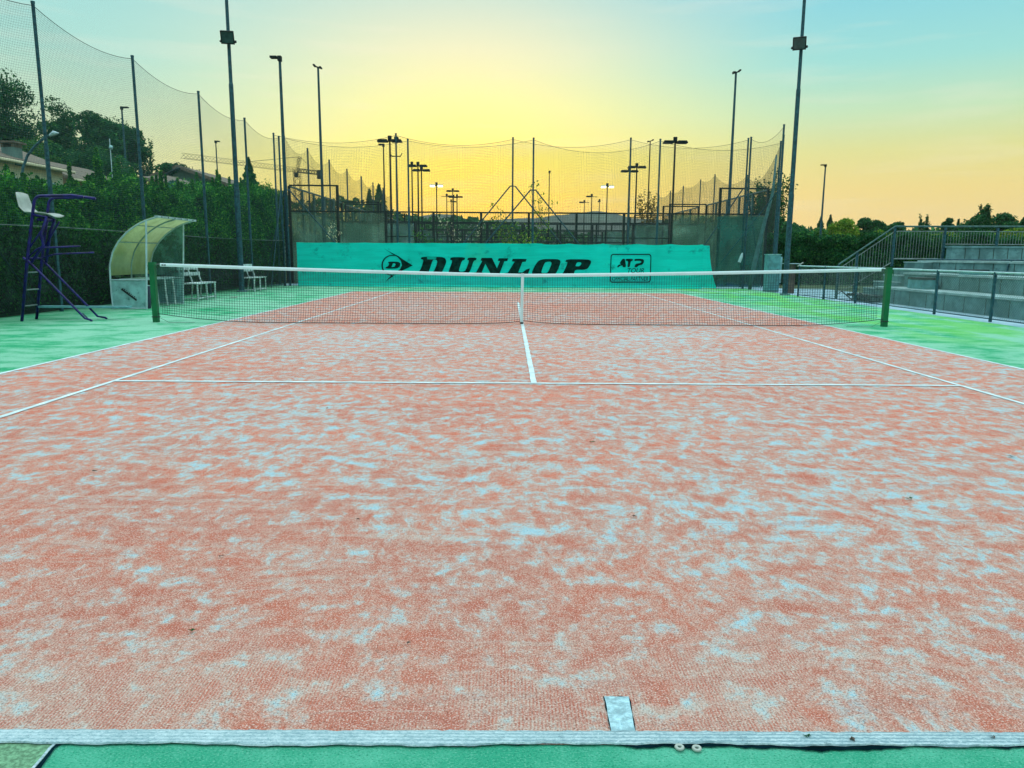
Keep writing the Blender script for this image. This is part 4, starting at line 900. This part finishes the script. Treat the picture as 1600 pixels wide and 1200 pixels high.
# small things on the ground
for px, lb in ((1061.5, 'left white ring lying on the green turf by the baseline'), (1088.5, 'right white ring lying on the green turf by the baseline')):
    p = gnd(px, 1171.5+(px-1061)*.06); b = MB(); b.tube([(p[0]+.0085*math.cos(a), p[1]+.0085*math.sin(a), .007) for a in np.linspace(0, 6.283, 17)[:-1]], .0042, 8, closed=True)
    tag(b.build('plastic_ring', M['white'], smooth=True), lb, 'ring', 'white plastic rings by the baseline')
b = MB(); p = gnd(366, 465); b.box((p[0]-.1, p[1]-.05, .003), (p[0]+.08, p[1]+.05, .02)); tag(b.build('paper_scrap', M['white']), 'white scrap of paper on the green turf left of the court', 'paper')
k = 0
for px, py, sc in ((925, 693, 1.6), (148, 739, 1.3), (346, 873, 1), (1186, 609, 1), (1582, 716, 2), (990, 810, 1.2), (300, 990, 1), (1335, 1163, 1.0), (1552, 1158, .8), (1260, 1157, .9), (512, 640, 1), (760, 880, .8), (1420, 782, 1.5), (640, 1010, .8), (560, 815, 1)):
    p = gnd(px, py); s_ = .008*sc; a = random.uniform(0, 3.1); ca, sa = math.cos(a), math.sin(a); b = MB()
    for q in range(3):
        dx, dy = random.uniform(-1, 1)*s_, random.uniform(-1, 1)*s_*.6
        b.poly([(p[0]+dx+ca*s_*1.3, p[1]+dy+sa*s_*1.3, .013), (p[0]+dx-sa*s_*.5, p[1]+dy+ca*s_*.5, .018), (p[0]+dx-ca*s_, p[1]+dy-sa*s_, .012), (p[0]+dx+sa*s_*.4, p[1]+dy-ca*s_*.4, .014)]); a += 1.1; ca, sa = math.cos(a), math.sin(a)
    tag(b.build('fallen_leaf', M['wood'] if k % 3 else M['leafd']), 'small dark curled leaf lying on the court', 'leaf', 'small dark leaves lying on the court'); k += 1

# ------------------------------------------------------------------ plants
def clump_points(n, c, rad, rg, clumps=14, cr=.45, hollow=.35):
    c = np.array(c); rad = np.array(rad); d = rg.normal(size=(clumps, 3)); d /= np.linalg.norm(d, axis=1)[:, None]
    ctr_ = c+d*rad*rg.uniform(hollow, .85, (clumps, 1)); w_ = rg.dirichlet(np.ones(clumps)*2.5); out = []
    for i in range(clumps):
        m = int(n*w_[i])+1; e = rg.normal(size=(m, 3)); e /= np.linalg.norm(e, axis=1)[:, None]; e *= rg.uniform(.35, 1, (m, 1))**.5
        out.append(ctr_[i]+e*rad.mean()*cr*np.array([1, 1, .75])*rg.uniform(.7, 1.25))
    return np.concatenate(out)
def tree(label, base, H, rad, zc, kind='round', n=3500, leaf=.12, mat='leafm', seed=1, name='tree', group=None, cat='tree', clumps=16, trunk=.12):
    n = int(n*1.9); leaf *= 1.15; clumps = int(clumps*1.4) if kind == 'round' else clumps; rg = np.random.default_rng(seed); x, y, z0 = base; t = thing(name, label, cat, (x, y, z0), group)
    top = z0+H; limbs = MB(); limbs.tube([(x, y, z0-.2), (x+rg.normal(0, .05)*H*.2, y, z0+H*.35), (x+rg.normal(0, .1)*H*.1, y, z0+H*(.9 if kind in 'cone column' else .7))], [trunk, trunk*.7, trunk*.15], 7)
    if kind == 'cone':
        u = rg.uniform(0, 1, n)**.75; th = rg.uniform(0, 6.283, n); zz = top-u*(top-zc); lay = (np.sin(zz*15/(H/7))*.16+.88); rr_ = rad*u*lay*rg.uniform(.35, 1, n)**.4
        P = np.stack([x+rr_*np.cos(th), y+rr_*np.sin(th), zz-.12*rr_], 1)
    elif kind == 'column':
        u = rg.uniform(0, 1, n); th = rg.uniform(0, 6.283, n); zz = zc+u*(top-zc); rr_ = rad*np.sqrt(np.clip(1-(u*1.02-.3)**2*1.6, .0, 1))*(1+.15*np.sin(zz*3+th*2))*rg.uniform(.4, 1, n)**.4
        rr_ *= np.clip((1-u)*4, .1, 1); P = np.stack([x+rr_*np.cos(th), y+rr_*np.sin(th), zz], 1)
    elif kind == 'sparse':
        P = []; nb = clumps
        for i in range(nb):
            th = rg.uniform(0, 6.283); rr_ = rad*rg.uniform(.2, 1); zt = zc+(top-zc)*rg.uniform(.25, 1); zb = z0+(zc-z0)*rg.uniform(.5, 1)
            a = np.array([x, y, zb]); c = np.array([x+rr_*math.cos(th), y+rr_*math.sin(th), zt]); m_ = (a+c)/2+np.array([math.cos(th)*rr_*.15, math.sin(th)*rr_*.15, -.1*(zt-zb)])
            limbs.tube([tuple(a), tuple(m_), tuple(c)], [trunk*.28, trunk*.16, trunk*.06], 5, cap=False)
            q_ = rg.uniform(.35, 1.05, n//nb)[:, None]; pos = a*(1-q_)**2+2*m_*q_*(1-q_)+c*q_**2; P.append(pos+rg.normal(0, rad*.09, pos.shape))
        P = np.concatenate(P)
    else:
        cz = (top+zc)/2; P = clump_points(n, (x, y, cz), (rad, rad, (top-zc)/2), rg, clumps)
        for i in range(7):
            q_ = P[rg.integers(len(P))]; a = (x, y, z0+H*rg.uniform(.3, .6)); limbs.tube([a, tuple((np.array(a)+q_)/2+np.array([0, 0, -.05*H])), tuple(q_)], [trunk*.4, trunk*.25, trunk*.08], 5, cap=False)
    limbs.build('trunk', M['bark'], t); npmesh('crown', leaves(P, leaf, seed), 4, M[mat], t); return t
def tpx(px, ytop, D, hw, ybot, label, kind='round', n=3500, leafpx=1.6, mat='leafm', seed=1, base=None, **k):
    p = atD(px, ytop, D); q_ = atD(px, ybot, D); b0 = hillh(p[0], p[1])-.03 if base is None else base
    return tree(label, (p[0], p[1], b0), p[2]-b0, hw*D/FPX, max(q_[2], b0+.1), kind, n, leafpx*D/FPX, mat, seed, **k)
# left hillside
tpx(-12, 103, 58, 62, 262, 'tallest dark tree on the hill at the left edge', n=9000, seed=11, mat='leafd', clumps=30, leafpx=2.0, group='trees on the left hillside')
tpx(88, 150, 62, 25, 262, 'narrow dark tree on the hill between the two broad ones', n=5000, seed=12, mat='leafd', clumps=20, group='trees on the left hillside')
tpx(160, 172, 60, 50, 262, 'broad dark tree behind the hillside lamp pole', n=9000, seed=13, mat='leafd', clumps=34, leafpx=1.8, group='trees on the left hillside')
tpx(203, 192, 62, 26, 262, 'dark tree right of the hillside lamp pole', n=4500, seed=33, mat='leafd', clumps=18, leafpx=1.8, group='trees on the left hillside')
tpx(222, 215, 64, 17, 290, 'thin sparse tree at the right end of the hillside trees', 'sparse', n=900, seed=14, mat='leafd', clumps=16, group='trees on the left hillside')
tpx(45, 205, 52, 34, 290, 'rounded brownish green tree behind the cream house', n=6000, seed=15, mat='leafm', clumps=22, group='trees on the left hillside')
for i, (px, yt, hw, mt, lb) in enumerate(((12, 222, 36, 'leafd', 'low dark shrub behind the chimney'), (95, 226, 32, 'leafd', 'dark shrub behind the roof of the cream house'), (135, 226, 30, 'leafd', 'dark shrub between the cream and the brown roofed houses'), (180, 228, 34, 'leafd', 'dark shrub behind the brown roof'), (82, 236, 12, 'leafm', 'small bright shrub behind the cream house roof'))):
    tpx(px, yt, 50-i*.6, hw, 300, lb, n=4200, seed=40+i, mat=mt, clumps=18, name='shrub', cat='shrub', group='shrubs on the left hillside')
tpx(268, 256, 46, 24, 276, 'flat dark bush above the left end of the grey house', n=2200, seed=16, mat='leafd', clumps=12, group='trees by the houses')
tpx(388, 246, 42, 27, 325, 'small dark conifer standing alone above the hedge', 'cone', n=2600, seed=17, mat='leafd', leafpx=2, name='conifer', group='trees by the houses')
tpx(275, 288, 30, 26, 320, 'rounded blue-green shrub behind the hedge', n=4000, seed=18, mat='leafb', leafpx=1.8, clumps=20, name='shrub', cat='shrub', group='shrubs behind the hedge')
# left hedge
def hedge(label, x0, x1, y0, y1, ztop_, n, leaf, mat, seed, shoots=(), core=True, tilt=None):
    t = thing('hedge', label, 'hedge', ((x0+x1)/2, (y0+y1)/2, 0)); rg = np.random.default_rng(seed); P = []
    m = int(n*.72); y = rg.uniform(y0, y1, m); zt = np.array([ztop_(v) for v in y]); z_ = zt*rg.uniform(0, 1, m)**.62
    bulge = .16*np.sin(y*2.1)+.12*np.sin(z_*3.3+y*.7)+.10*np.sin(y*5.3+z_*2)
    x = x1-.12+bulge*.7-np.abs(rg.normal(0, .16, m))-.35*(z_/zt)**3; kp = (z_ > zt*.62) | (rg.uniform(0, 1, m) < .30+.9*z_/zt); P.append(np.stack([x, y, z_], 1)[kp])
    m = int(n*.28); y = rg.uniform(y0, y1, m); zt = np.array([ztop_(v) for v in y]); x = rg.uniform(x0, x1-.25, m); P.append(np.stack([x, y, zt+.10*np.sin(y*6+x*4)+rg.normal(0, .10, m)], 1))
    for sx, sy, zb, zh, r_ in shoots:
        k_ = int(1500*zh*(r_/.15)); u = rg.uniform(0, 1, k_); th = rg.uniform(0, 6.283, k_); rr_ = r_*1.15*(1-u*.8)*(.75+.35*np.sin(u*14+sx*9+sy*7))*rg.uniform(.3, 1, k_)
        P.append(np.stack([sx+rr_*np.cos(th), sy+rr_*np.sin(th), zb+u*zh], 1))
    npmesh('foliage', leaves(np.concatenate(P), leaf, seed), 4, M[mat], t)
    b = MB(); ys_ = np.linspace(y0+.1, y1-.1, 24)
    b.sheet([[(x1-.62, y, 0) for y in ys_], [(x1-.62, y, ztop_(y)*.93) for y in ys_], [(x0+.3, y, ztop_(y)*.93) for y in ys_], [(x0+.3, y, 0) for y in ys_]]); b.build('shade_core', M['shadecore'], t, smooth=False)  # plain box core, added to block light behind the leaves
    return t
M['shadecore'] = paint('hedge_shade_core', (.002, .007, .003), 1, 0, .6, 9)  # near-black colour stands in for shadow deep inside the hedges
rgh = np.random.default_rng(5); sh = []
zl = lambda y: 2.30+.072*y+.12*math.sin(y*1.1)+.09*math.sin(y*2.7+1)
for px, yt in ((150, 232), (122, 296), (180, 262), (58, 292), (75, 300), (100, 306), (205, 268), (222, 278), (238, 285), (40, 300), (285, 288), (310, 291), (328, 296), (345, 288), (420, 268), (428, 274), (440, 288), (410, 282), (362, 296), (15, 285), (252, 292), (168, 284), (140, 275)):
    xx = -10.45-rgh.uniform(0, .4); d = _ray(px, yt); p = CAM+d*(xx-CAM[0])/d[0]
    if p[1] < 17.4: zq = zl(p[1])-.25; sh.append((xx, p[1], zq, max(.2, p[2]-zq), rgh.uniform(.13, .24)))
zl = lambda y: 2.30+.072*y+.12*math.sin(y*1.1)+.09*math.sin(y*2.7+1)
for q_ in range(64):
    yy = rgh.uniform(-1, 17); sh.append((-10.3-rgh.uniform(0, .6), yy, zl(yy)-.2, rgh.uniform(.35, .95)*(.7 if yy < 5 else 1), rgh.uniform(.07, .13)))
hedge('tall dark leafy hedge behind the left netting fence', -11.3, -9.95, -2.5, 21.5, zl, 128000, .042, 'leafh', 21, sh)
# hedge and trees on the right
zr = lambda y: 2.55+.12*math.sin(y*1.7)+.1*math.sin(y*.6)
def hedge_x(label, x0, x1, y, zf, n, leaf, mat, seed):
    t = thing('hedge', label, 'hedge', ((x0+x1)/2, y, 0)); rg = np.random.default_rng(seed)
    x = rg.uniform(x0, x1, n); u = rg.uniform(0, 1, n)**.7; zt = np.array([zf(v) for v in x]); z_ = zt*u; z_[:n//4] = zt[:n//4]+rg.normal(0, .13, n//4)
    yy = y+.15*np.sin(x*2)+.12*np.sin(z_*3+x)+np.abs(rg.normal(0, .22, n))+.5*u**4
    npmesh('foliage', leaves(np.stack([x, yy, z_], 1), leaf, seed), 4, M[mat], t)
    b = MB(); xs_ = np.linspace(x0, x1, 24); b.sheet([[(v, y+.7, 0) for v in xs_], [(v, y+.7, zf(v)*.94) for v in xs_], [(v, y+1.6, zf(v)*.94) for v in xs_], [(v, y+1.6, 0) for v in xs_]]); b.build('shade_core', M['shadecore'], t)  # added light-blocking core, coloured as deep shadow
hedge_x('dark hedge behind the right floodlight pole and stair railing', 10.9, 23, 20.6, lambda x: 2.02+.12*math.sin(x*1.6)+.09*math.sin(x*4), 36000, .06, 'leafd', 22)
plane('grass_strip', 10.6, 24, 16.5, 21, -.006, M['grass'] if 'grass' in M else M['ground'])
RT = 'trees on the right skyline'
tpx(1318, 345, 62, 27, 385, 'yellow-green bushy tree above the right hedge', n=5000, seed=51, mat='leafy', clumps=22, group=RT); tpx(1275, 362, 66, 26, 390, 'low yellow-green tree left of the bushy one above the right hedge', n=3500, seed=52, mat='leafm', clumps=18, group=RT)
tpx(1283, 339, 130, 5, 385, 'left of two slim poplars beside the right lamp pole', 'column', n=1500, seed=53, mat='leafd', leafpx=1.3, name='poplar', group=RT); tpx(1298, 336, 130, 5, 385, 'right of two slim poplars beside the right lamp pole', 'column', n=1500, seed=54, mat='leafd', leafpx=1.3, name='poplar', group=RT)
tpx(1364, 342, 85, 24, 380, 'dark rounded tree left of the umbrella pine', n=4500, seed=55, mat='leafd', clumps=20, group=RT); tpx(1401, 346, 90, 15, 372, 'dark umbrella pine above the stair railing', n=3500, seed=56, mat='leafd', clumps=14, name='umbrella_pine', group=RT)
tpx(1384, 357, 60, 15, 395, 'small bright green tree in front of the umbrella pine', n=2200, seed=57, mat='leafy', clumps=12, group=RT)
tpx(1440, 338, 75, 6, 365, 'thin sparse tree, left of the two above the railing', 'sparse', n=260, seed=58, mat='leafd', clumps=8, group=RT); tpx(1450, 335, 76, 7, 365, 'thin sparse tree, right of the two above the railing', 'sparse', n=300, seed=59, mat='leafd', clumps=9, group=RT)
tpx(1482, 338, 80, 10, 375, 'small round dark tree above the railing', n=2200, seed=60, mat='leafd', clumps=12, group=RT); tpx(1498, 343, 85, 4, 375, 'small dark cypress above the railing', 'cone', n=1100, seed=61, mat='leafd', name='cypress', group=RT)
tpx(1530, 334, 70, 26, 385, 'broad dark tree above the right end of the railing', n=5500, seed=62, mat='leafd', clumps=24, group=RT); tpx(1572, 333, 70, 26, 385, 'broad dark tree nearest the right edge', n=5500, seed=63, mat='leafd', clumps=24, group=RT)
tpx(1539, 321, 72, 11, 345, 'tall open-crowned tree topping the broad dark one', 'sparse', n=900, seed=64, mat='leafd', clumps=14, group=RT); tpx(1545, 332, 60, 6, 385, 'black cypress in front of the broad dark tree', 'column', n=2000, seed=65, mat='leafd', name='cypress', group=RT); tpx(1606, 333, 60, 12, 385, 'black cypress at the right edge', 'column', n=2400, seed=66, mat='leafd', name='cypress', group=RT)
tpx(1508, 345, 78, 16, 385, 'low dark tree left of the broad dark one', n=2800, seed=70, mat='leafd', clumps=14, group=RT)
for i, (px, yt, hw, mt, lb) in enumerate(((1425, 362, 30, 'leafm', 'green tree behind the left part of the railing'), (1480, 360, 34, 'leafy', 'yellowish tree behind the middle of the railing'), (1535, 364, 30, 'leafm', 'green tree behind the right part of the railing'), (1585, 358, 32, 'leafy', 'yellowish tree behind the right end of the railing'), (1345, 362, 26, 'leafm', 'green tree just above the right hedge'))):
    tpx(px, yt, 46, hw, 400, lb, n=4200, seed=75+i, mat=mt, clumps=18, group='trees behind the railing')
# sparse tree by the right netting
tpx(1205, 262, 37, 36, 350, 'sparse tree with small dark leaves behind the right corner netting', 'sparse', n=2600, seed=80, mat='leafd', clumps=34, leafpx=2.0, trunk=.1)
tpx(1014, 300, 46, 22, 345, 'thin reddish sapling behind the padel courts', 'sparse', n=420, seed=81, mat='leafa', clumps=16, leafpx=1.6, trunk=.06, name='sapling')
tpx(592, 288, 100, 20, 345, 'spiky open conifer behind the left padel corner', 'cone', n=900, seed=82, mat='leafd', leafpx=2.2, name='conifer'); tpx(577, 296, 102, 14, 345, 'smaller spiky conifer left of the spiky open one', 'cone', n=500, seed=83, mat='leafd', leafpx=2.2, name='conifer')
tpx(1300-60, 345, 90, 20, 385, 'dark tree behind the right floodlight pole', n=2600, seed=84, mat='leafd', clumps=14, group=RT)
# saplings between the two back fences
def sapling(px, ytop, Y, lab, pts_px, mat, n, leaf, seed, name='sapling'):
    rg = np.random.default_rng(seed); b0 = at(px, 440, Y); t = thing(name, lab, 'sapling', (b0[0], Y, 0), 'young plants behind the banner'); P = []; b = MB()
    b.tube([(b0[0], Y, 0), (b0[0]+.03, Y, 1.2), tuple(at(px, ytop+25, Y))], [.02, .014, .006], 6)
    for x, y, s_ in pts_px:
        c = at(x, y, Y+rg.uniform(-.25, .25)); a = at(px+(x-px)*.3, y+(395-y)*.45, Y); b.tube([tuple(a), tuple(c)], [.008, .003], 4, cap=False)
        k_ = max(3, int(n*s_)); P.append(c+rg.normal(0, .11*s_+.03, (k_, 3)))
    b.build('stem', M['bark'], t); npmesh('foliage', leaves(np.concatenate(P), leaf, seed), 4, M[mat], t)
sapling(845, 296, 17.0, 'taller sapling of small yellowing leaves at the centre', [(828, 290, .5), (838, 288, .5), (826, 298, .5), (845, 303, .6), (842, 312, .7), (848, 320, .8), (858, 318, .5), (866, 316, .4), (838, 322, .7), (845, 330, 1), (852, 328, .8), (835, 332, .6), (846, 345, 1.3), (838, 352, 1), (852, 352, 1), (846, 362, 1.2), (838, 368, 1), (850, 372, 1), (842, 382, 1.2)], 'leafy', 13, .05, 91)
sapling(782, 312, 17.0, 'shorter sapling of yellowing leaves left of centre', [(770, 318, .6), (776, 322, .4), (782, 330, .7), (790, 335, .6), (785, 345, .8), (778, 350, 1), (786, 358, 1.3), (780, 366, 1.2), (774, 342, .6), (790, 372, 1.2), (782, 378, 1.4), (800, 340, .5), (806, 350, .7), (803, 362, .7)], 'leafy', 14, .05, 92)
sapling(812, 365, 17.0, 'low yellow-green bush peeping over the banner at the centre', [(800, 376, 2), (812, 374, 2.2), (824, 376, 2), (835, 378, 2), (806, 384, 2), (820, 385, 2.2), (795, 383, 1.6), (830, 386, 1.6)], 'leafy', 26, .055, 93, 'bush')
sapling(520, 352, 16.7, 'pale flowering sprig above the left part of the banner', [(516, 356, .8), (520, 354, .7), (515, 362, .9), (525, 360, .8), (513, 370, .8), (522, 368, .7), (529, 366, .6), (528, 374, .5)], 'leafc', 12, .045, 94)
sapling(712, 340, 16.7, 'pale flowering branch arching left of centre above the banner', [(686, 341, .6), (691, 344, .6), (696, 350, .6), (700, 352, .5), (702, 358, .6), (706, 356, .5), (708, 364, .6), (712, 362, .5), (711, 370, .6), (714, 374, .5), (716, 378, .4)], 'leafc', 9, .04, 95)
sapling(748, 352, 16.7, 'small pale flowering twig beside the centre brace', [(744, 362, .5), (750, 358, .5), (747, 366, .4), (756, 346, .4), (753, 350, .4)], 'leafc', 8, .04, 96)
sapling(665, 365, 16.8, 'low dark broad-leaved plant above the banner left of centre', [(654, 367, .8), (662, 366, .7), (666, 374, 1), (655, 376, 1), (675, 376, 1), (685, 377, 1)], 'leafm', 14, .075, 97, 'bush')

# far-off wood that reads as one mass
rg = np.random.default_rng(9); prof = [(300, 350), (430, 322), (470, 316), (520, 309), (545, 311), (575, 317), (600, 325), (625, 334), (660, 340), (720, 339), (760, 345), (800, 351), (860, 360), (930, 368), (985, 366), (1020, 350), (1060, 343), (1110, 341), (1160, 340), (1210, 342), (1250, 354), (1300, 360), (1340, 362), (1420, 360), (1500, 357), (1640, 350)]
px = rg.uniform(300, 1640, 26000); yt = np.interp(px, [p[0] for p in prof], [p[1] for p in prof])+2.2*np.sin(px*.21)+1.5*np.sin(px*.53)
Ds = rg.uniform(118, 160, len(px)); u = rg.uniform(0, 1, len(px))**1.6; P = []
for a, c, d, v in zip(px, yt, Ds, u):
    q_ = atD(a, c, d); q_[2] = max(.1, q_[2]*(1-v*.95)*rg.uniform(.93, 1.02)); P.append(q_)
o = npmesh('distant_woodland', leaves(np.array(P), .42, 9), 4, M['leafd']); o['kind'] = 'stuff'; tag(o, 'dark belt of distant trees beyond the padel courts', 'woodland')

# ------------------------------------------------------------------ houses on the left
def gable(t, x0, x1, y0, y1, zb, ze, zr_, wall, along='y', ov=.35, mono=False):
    b = MB(); b.box((x0, y0, zb), (x1, y1, ze)); 
    if along == 'y':
        xm = (x0+x1)/2; b.prism([(x0, y0, ze), (x1, y0, ze), (xm, y0, zr_)], (0, y1-y0, 0)); b.build('wall', M[wall], t)
        for sx, xa in ((1, x1), (-1, x0)):
            xe = xa+sx*ov; zeo = ze-(zr_-ze)/((x1-x0)/2)*ov; r_ = MB(); r_.prism([(xm, y0-ov, zr_+.03), (xe, y0-ov, zeo+.03), (xe, y0-ov, zeo+.19), (xm, y0-ov, zr_+.2)], (0, y1-y0+2*ov, 0)); o = r_.build('roof', M['roof'], t)
            g_ = MB(); g_.tube([(xe+sx*.05, y0-ov, zeo+.08), (xe+sx*.05, y1+ov, zeo+.08)], .07, 6); g_.build('gutter', M['cream'], o)
        return o
h1 = thing('house', 'long cream house with grey-brown roof and chimney at the left edge', 'house', (-25, 22, 0))
zz1 = 5.15
gable(h1, -28.6, -22.1, 10, 24.5, -.3, zz1, 6.35, 'cream')
ch = MB(); p = atD(19, 240, 33.5); 
b = MB(); b.box((p[0]-.28, p[1]-.28, 5.0), (p[0]+.28, p[1]+.28, p[2]+.25)); o = b.build('chimney', M['greyw'], h1)
b = MB(); b.box((p[0]-.42, p[1]-.42, p[2]+.42), (p[0]+.42, p[1]+.42, p[2]+.5)); b.box((p[0]-.3, p[1]-.3, p[2]+.25), (p[0]-.18, p[1]+.3, p[2]+.42)); b.box((p[0]+.18, p[1]-.3, p[2]+.25), (p[0]+.3, p[1]+.3, p[2]+.42)); b.build('chimney_cap', M['roof'], o)
for y in (17.2, 20.4, 23.3):
    b = MB(); b.box((-22.1, y-.45, 3.3), (-22.06, y+.45, 4.5)); o = b.build('window', M['alu'], h1); b = MB(); b.box((-22.058, y-.38, 3.37), (-22.05, y+.38, 4.43)); b.build('pane', M['glass'], o)
h2 = thing('house', 'low house with brown tiled roof just right of the cream house', 'house', (-25, 32, 0))
gable(h2, -28.5, -23.2, 27.0, 33.5, -.3, 5.0, 6.0, 'pink')
an = MB(); p = atD(172, 228, 44); an.tube([(p[0], p[1], 5.5), (p[0], p[1], p[2]+.4)], .03, 5); an.build('aerial', M['alu'], h2)
b = MB(); b.tube([(p[0]+.1, p[1]-.1, p[2]-.1), (p[0]+.1, p[1]-.2, p[2]-.1)], [.13, .05], 12); b.build('satellite_dish', M['zinc'], h2)
h3 = thing('house', 'pink house with low brown roof in front of the grey gable', 'house', (-21, 33, 0))
Yh = 28.0; pA = at(232, 268, Yh); pB = at(325, 297, Yh); pC = at(232, 283, Yh); pD = at(325, 304, Yh)
b = MB(); b.prism([(pA[0], Yh, -.2), (pB[0], Yh, -.2), (pD[0], Yh, pD[2]), (pC[0], Yh, pC[2])], (0, 3, 0)); b.build('wall', M['pink'], h3)
b = MB(); b.prism([(pC[0]-.3, Yh-.4, pC[2]+.04), (pD[0]+.3, Yh-.4, pD[2]-.02), (pD[0]+.3, Yh-.4, pD[2]+.12), (pC[0]-.3, Yh-.4, pC[2]+.2)], (0, .2, 0)); b.prism([(pC[0]-.3, Yh-.2, pC[2]+.1), (pD[0]+.3, Yh-.2, pD[2]+.04), (pB[0]+.1, Yh+3, pB[2]-.02), (pA[0]-.3, Yh+3, pA[2]-.02)], (0, 0, .12)); b.build('roof', M['roof'], h3)
h4 = thing('house', 'large grey gabled house behind the hedge', 'house', (-20, 38, 0))
Yg = 34.0; g0 = at(270, 276, Yg); g1 = at(283, 264.5, Yg); g2 = at(378, 300, Yg); g3 = at(240, 276, Yg)
b = MB(); b.prism([(g0[0], Yg, -.2), (g2[0], Yg, -.2), (g2[0], Yg, g2[2]), (g1[0], Yg, g1[2]), (g0[0], Yg, g0[2]+.1)], (0, 9, 0)); b.build('wall', M['greyw'], h4)
b = MB(); b.prism([(g1[0]-.05, Yg-.5, g1[2]+.02), (g2[0]+.5, Yg-.5, g2[2]-.12), (g2[0]+.5, Yg-.5, g2[2]+.06), (g1[0]-.05, Yg-.5, g1[2]+.22)], (0, 10, 0)); b.prism([(g1[0]-.05, Yg-.5, g1[2]+.02), (g3[0], Yg-.5, g3[2]-.1), (g3[0], Yg-.5, g3[2]+.08), (g1[0]-.05, Yg-.5, g1[2]+.22)], (0, 10, 0)); b.build('roof', M['roof'], h4)
w0 = at(270, 270, Yg); b = MB(); b.box((g0[0]-.02, Yg-.06, g0[2]-2.2), (g0[0]+.34, Yg-.01, g0[2]+.0)); b.build('pilaster', M['cream'], h4)
b = MB()
for x_, y_ in ((301, 268), (312, 272)): p = at(x_, y_, Yg+3); b.tube([(p[0], p[1], p[2]-1), (p[0], p[1], p[2]+.3)], .02, 5)
p = at(312, 268, Yg+3); b.tube([(p[0]-.25, p[1], p[2]+.1), (p[0]+.3, p[1], p[2]+.1)], .015, 5); b.build('aerial', M['frame'], h4)
# ------------------------------------------------------------------ tower crane
cr_ = thing('tower_crane', 'far tower crane with lattice jib seen through the left netting', 'crane', tuple(atD(464, 300, 170)*np.array([1, 1, 0])))
c0 = atD(464, 268, 170); Hc = c0[2]
def lattice(a, c, wd, nseg, mat, name, r=.05, tri=True):
    a, c = Vector(a), Vector(c); d = (c-a).normalized(); s_ = d.cross(Vector((0, 0, 1))); s_ = s_.normalized() if s_.length > .1 else Vector((1, 0, 0)); u_ = s_.cross(d).normalized()
    off = [s_*wd/2-u_*wd*.4, -s_*wd/2-u_*wd*.4, u_*wd*.5] if tri else [s_*wd/2+u_*wd/2, -s_*wd/2+u_*wd/2, -s_*wd/2-u_*wd/2, s_*wd/2-u_*wd/2]
    L_ = []
    for o_ in off: L_.append([a+o_, (a+c)/2+o_, c+o_])
    for k_ in range(nseg):
        p0 = a.lerp(c, k_/nseg); p1 = a.lerp(c, (k_+1)/nseg)
        for i in range(len(off)): L_.append([p0+off[i], p0.lerp(p1, .5)+(off[i]+off[(i+1) % len(off)])/2, p1+off[(i+1) % len(off)]])
    npmesh(name, strands([[tuple(v) for v in l] for l in L_], r), 4, M[mat], cr_)
lattice((c0[0], c0[1], 0), (c0[0], c0[1], Hc+.5), 1.4, 16, 'frame', 'tower', .05, False)
tipj = atD(284, 243.5, 150); lattice((c0[0], c0[1], Hc+.3), tuple(tipj), 1.1, 34, 'frame', 'jib', .028)
ap = atD(468, 245, 170); lattice((c0[0], c0[1], Hc), tuple(ap), .7, 5, 'frame', 'apex', .05)
cw = atD(497, 270, 171); lattice((c0[0], c0[1], Hc+.2), tuple(cw), .9, 8, 'frame', 'counter_jib', .09)
b = MB(); b.cbox(tuple(cw+np.array([.3, 0, -.4])), (.9, 1.2, 1.9)); b.build('counterweight', M['frame'], cr_)
npmesh('tie_rods', strands([[tuple(ap), tuple((ap+atD(370, 254.5, 160))/2), tuple(atD(370, 254.5, 160))], [tuple(ap), tuple((ap+cw)/2), tuple(cw)]], .05), 4, M['frame'], cr_)
b = MB(); b.cbox((c0[0], c0[1]-.6, Hc-.8), (.8, .8, 1.0)); b.build('cab', M['frame'], cr_)
# ------------------------------------------------------------------ evening haze
g = bpy.data.materials.new('haze_air'); g.use_nodes = True; t_ = g.node_tree; t_.nodes.clear()
vo = t_.nodes.new('ShaderNodeVolumePrincipled'); vo.inputs['Color'].default_value = (.8, .83, .82, 1); vo.inputs['Density'].default_value = 0.00018; vo.inputs['Anisotropy'].default_value = .2
ou = t_.nodes.new('ShaderNodeOutputMaterial'); t_.links.new(vo.outputs[0], ou.inputs['Volume'])
HAZE = True
if HAZE:
    b = MB(); b.box((-1600, -720, -8), (1600, 1600, 96)); hz = b.build('haze', g); hz['kind'] = 'stuff'; hz['label'] = 'thin evening haze over the far hills'; hz['category'] = 'haze'
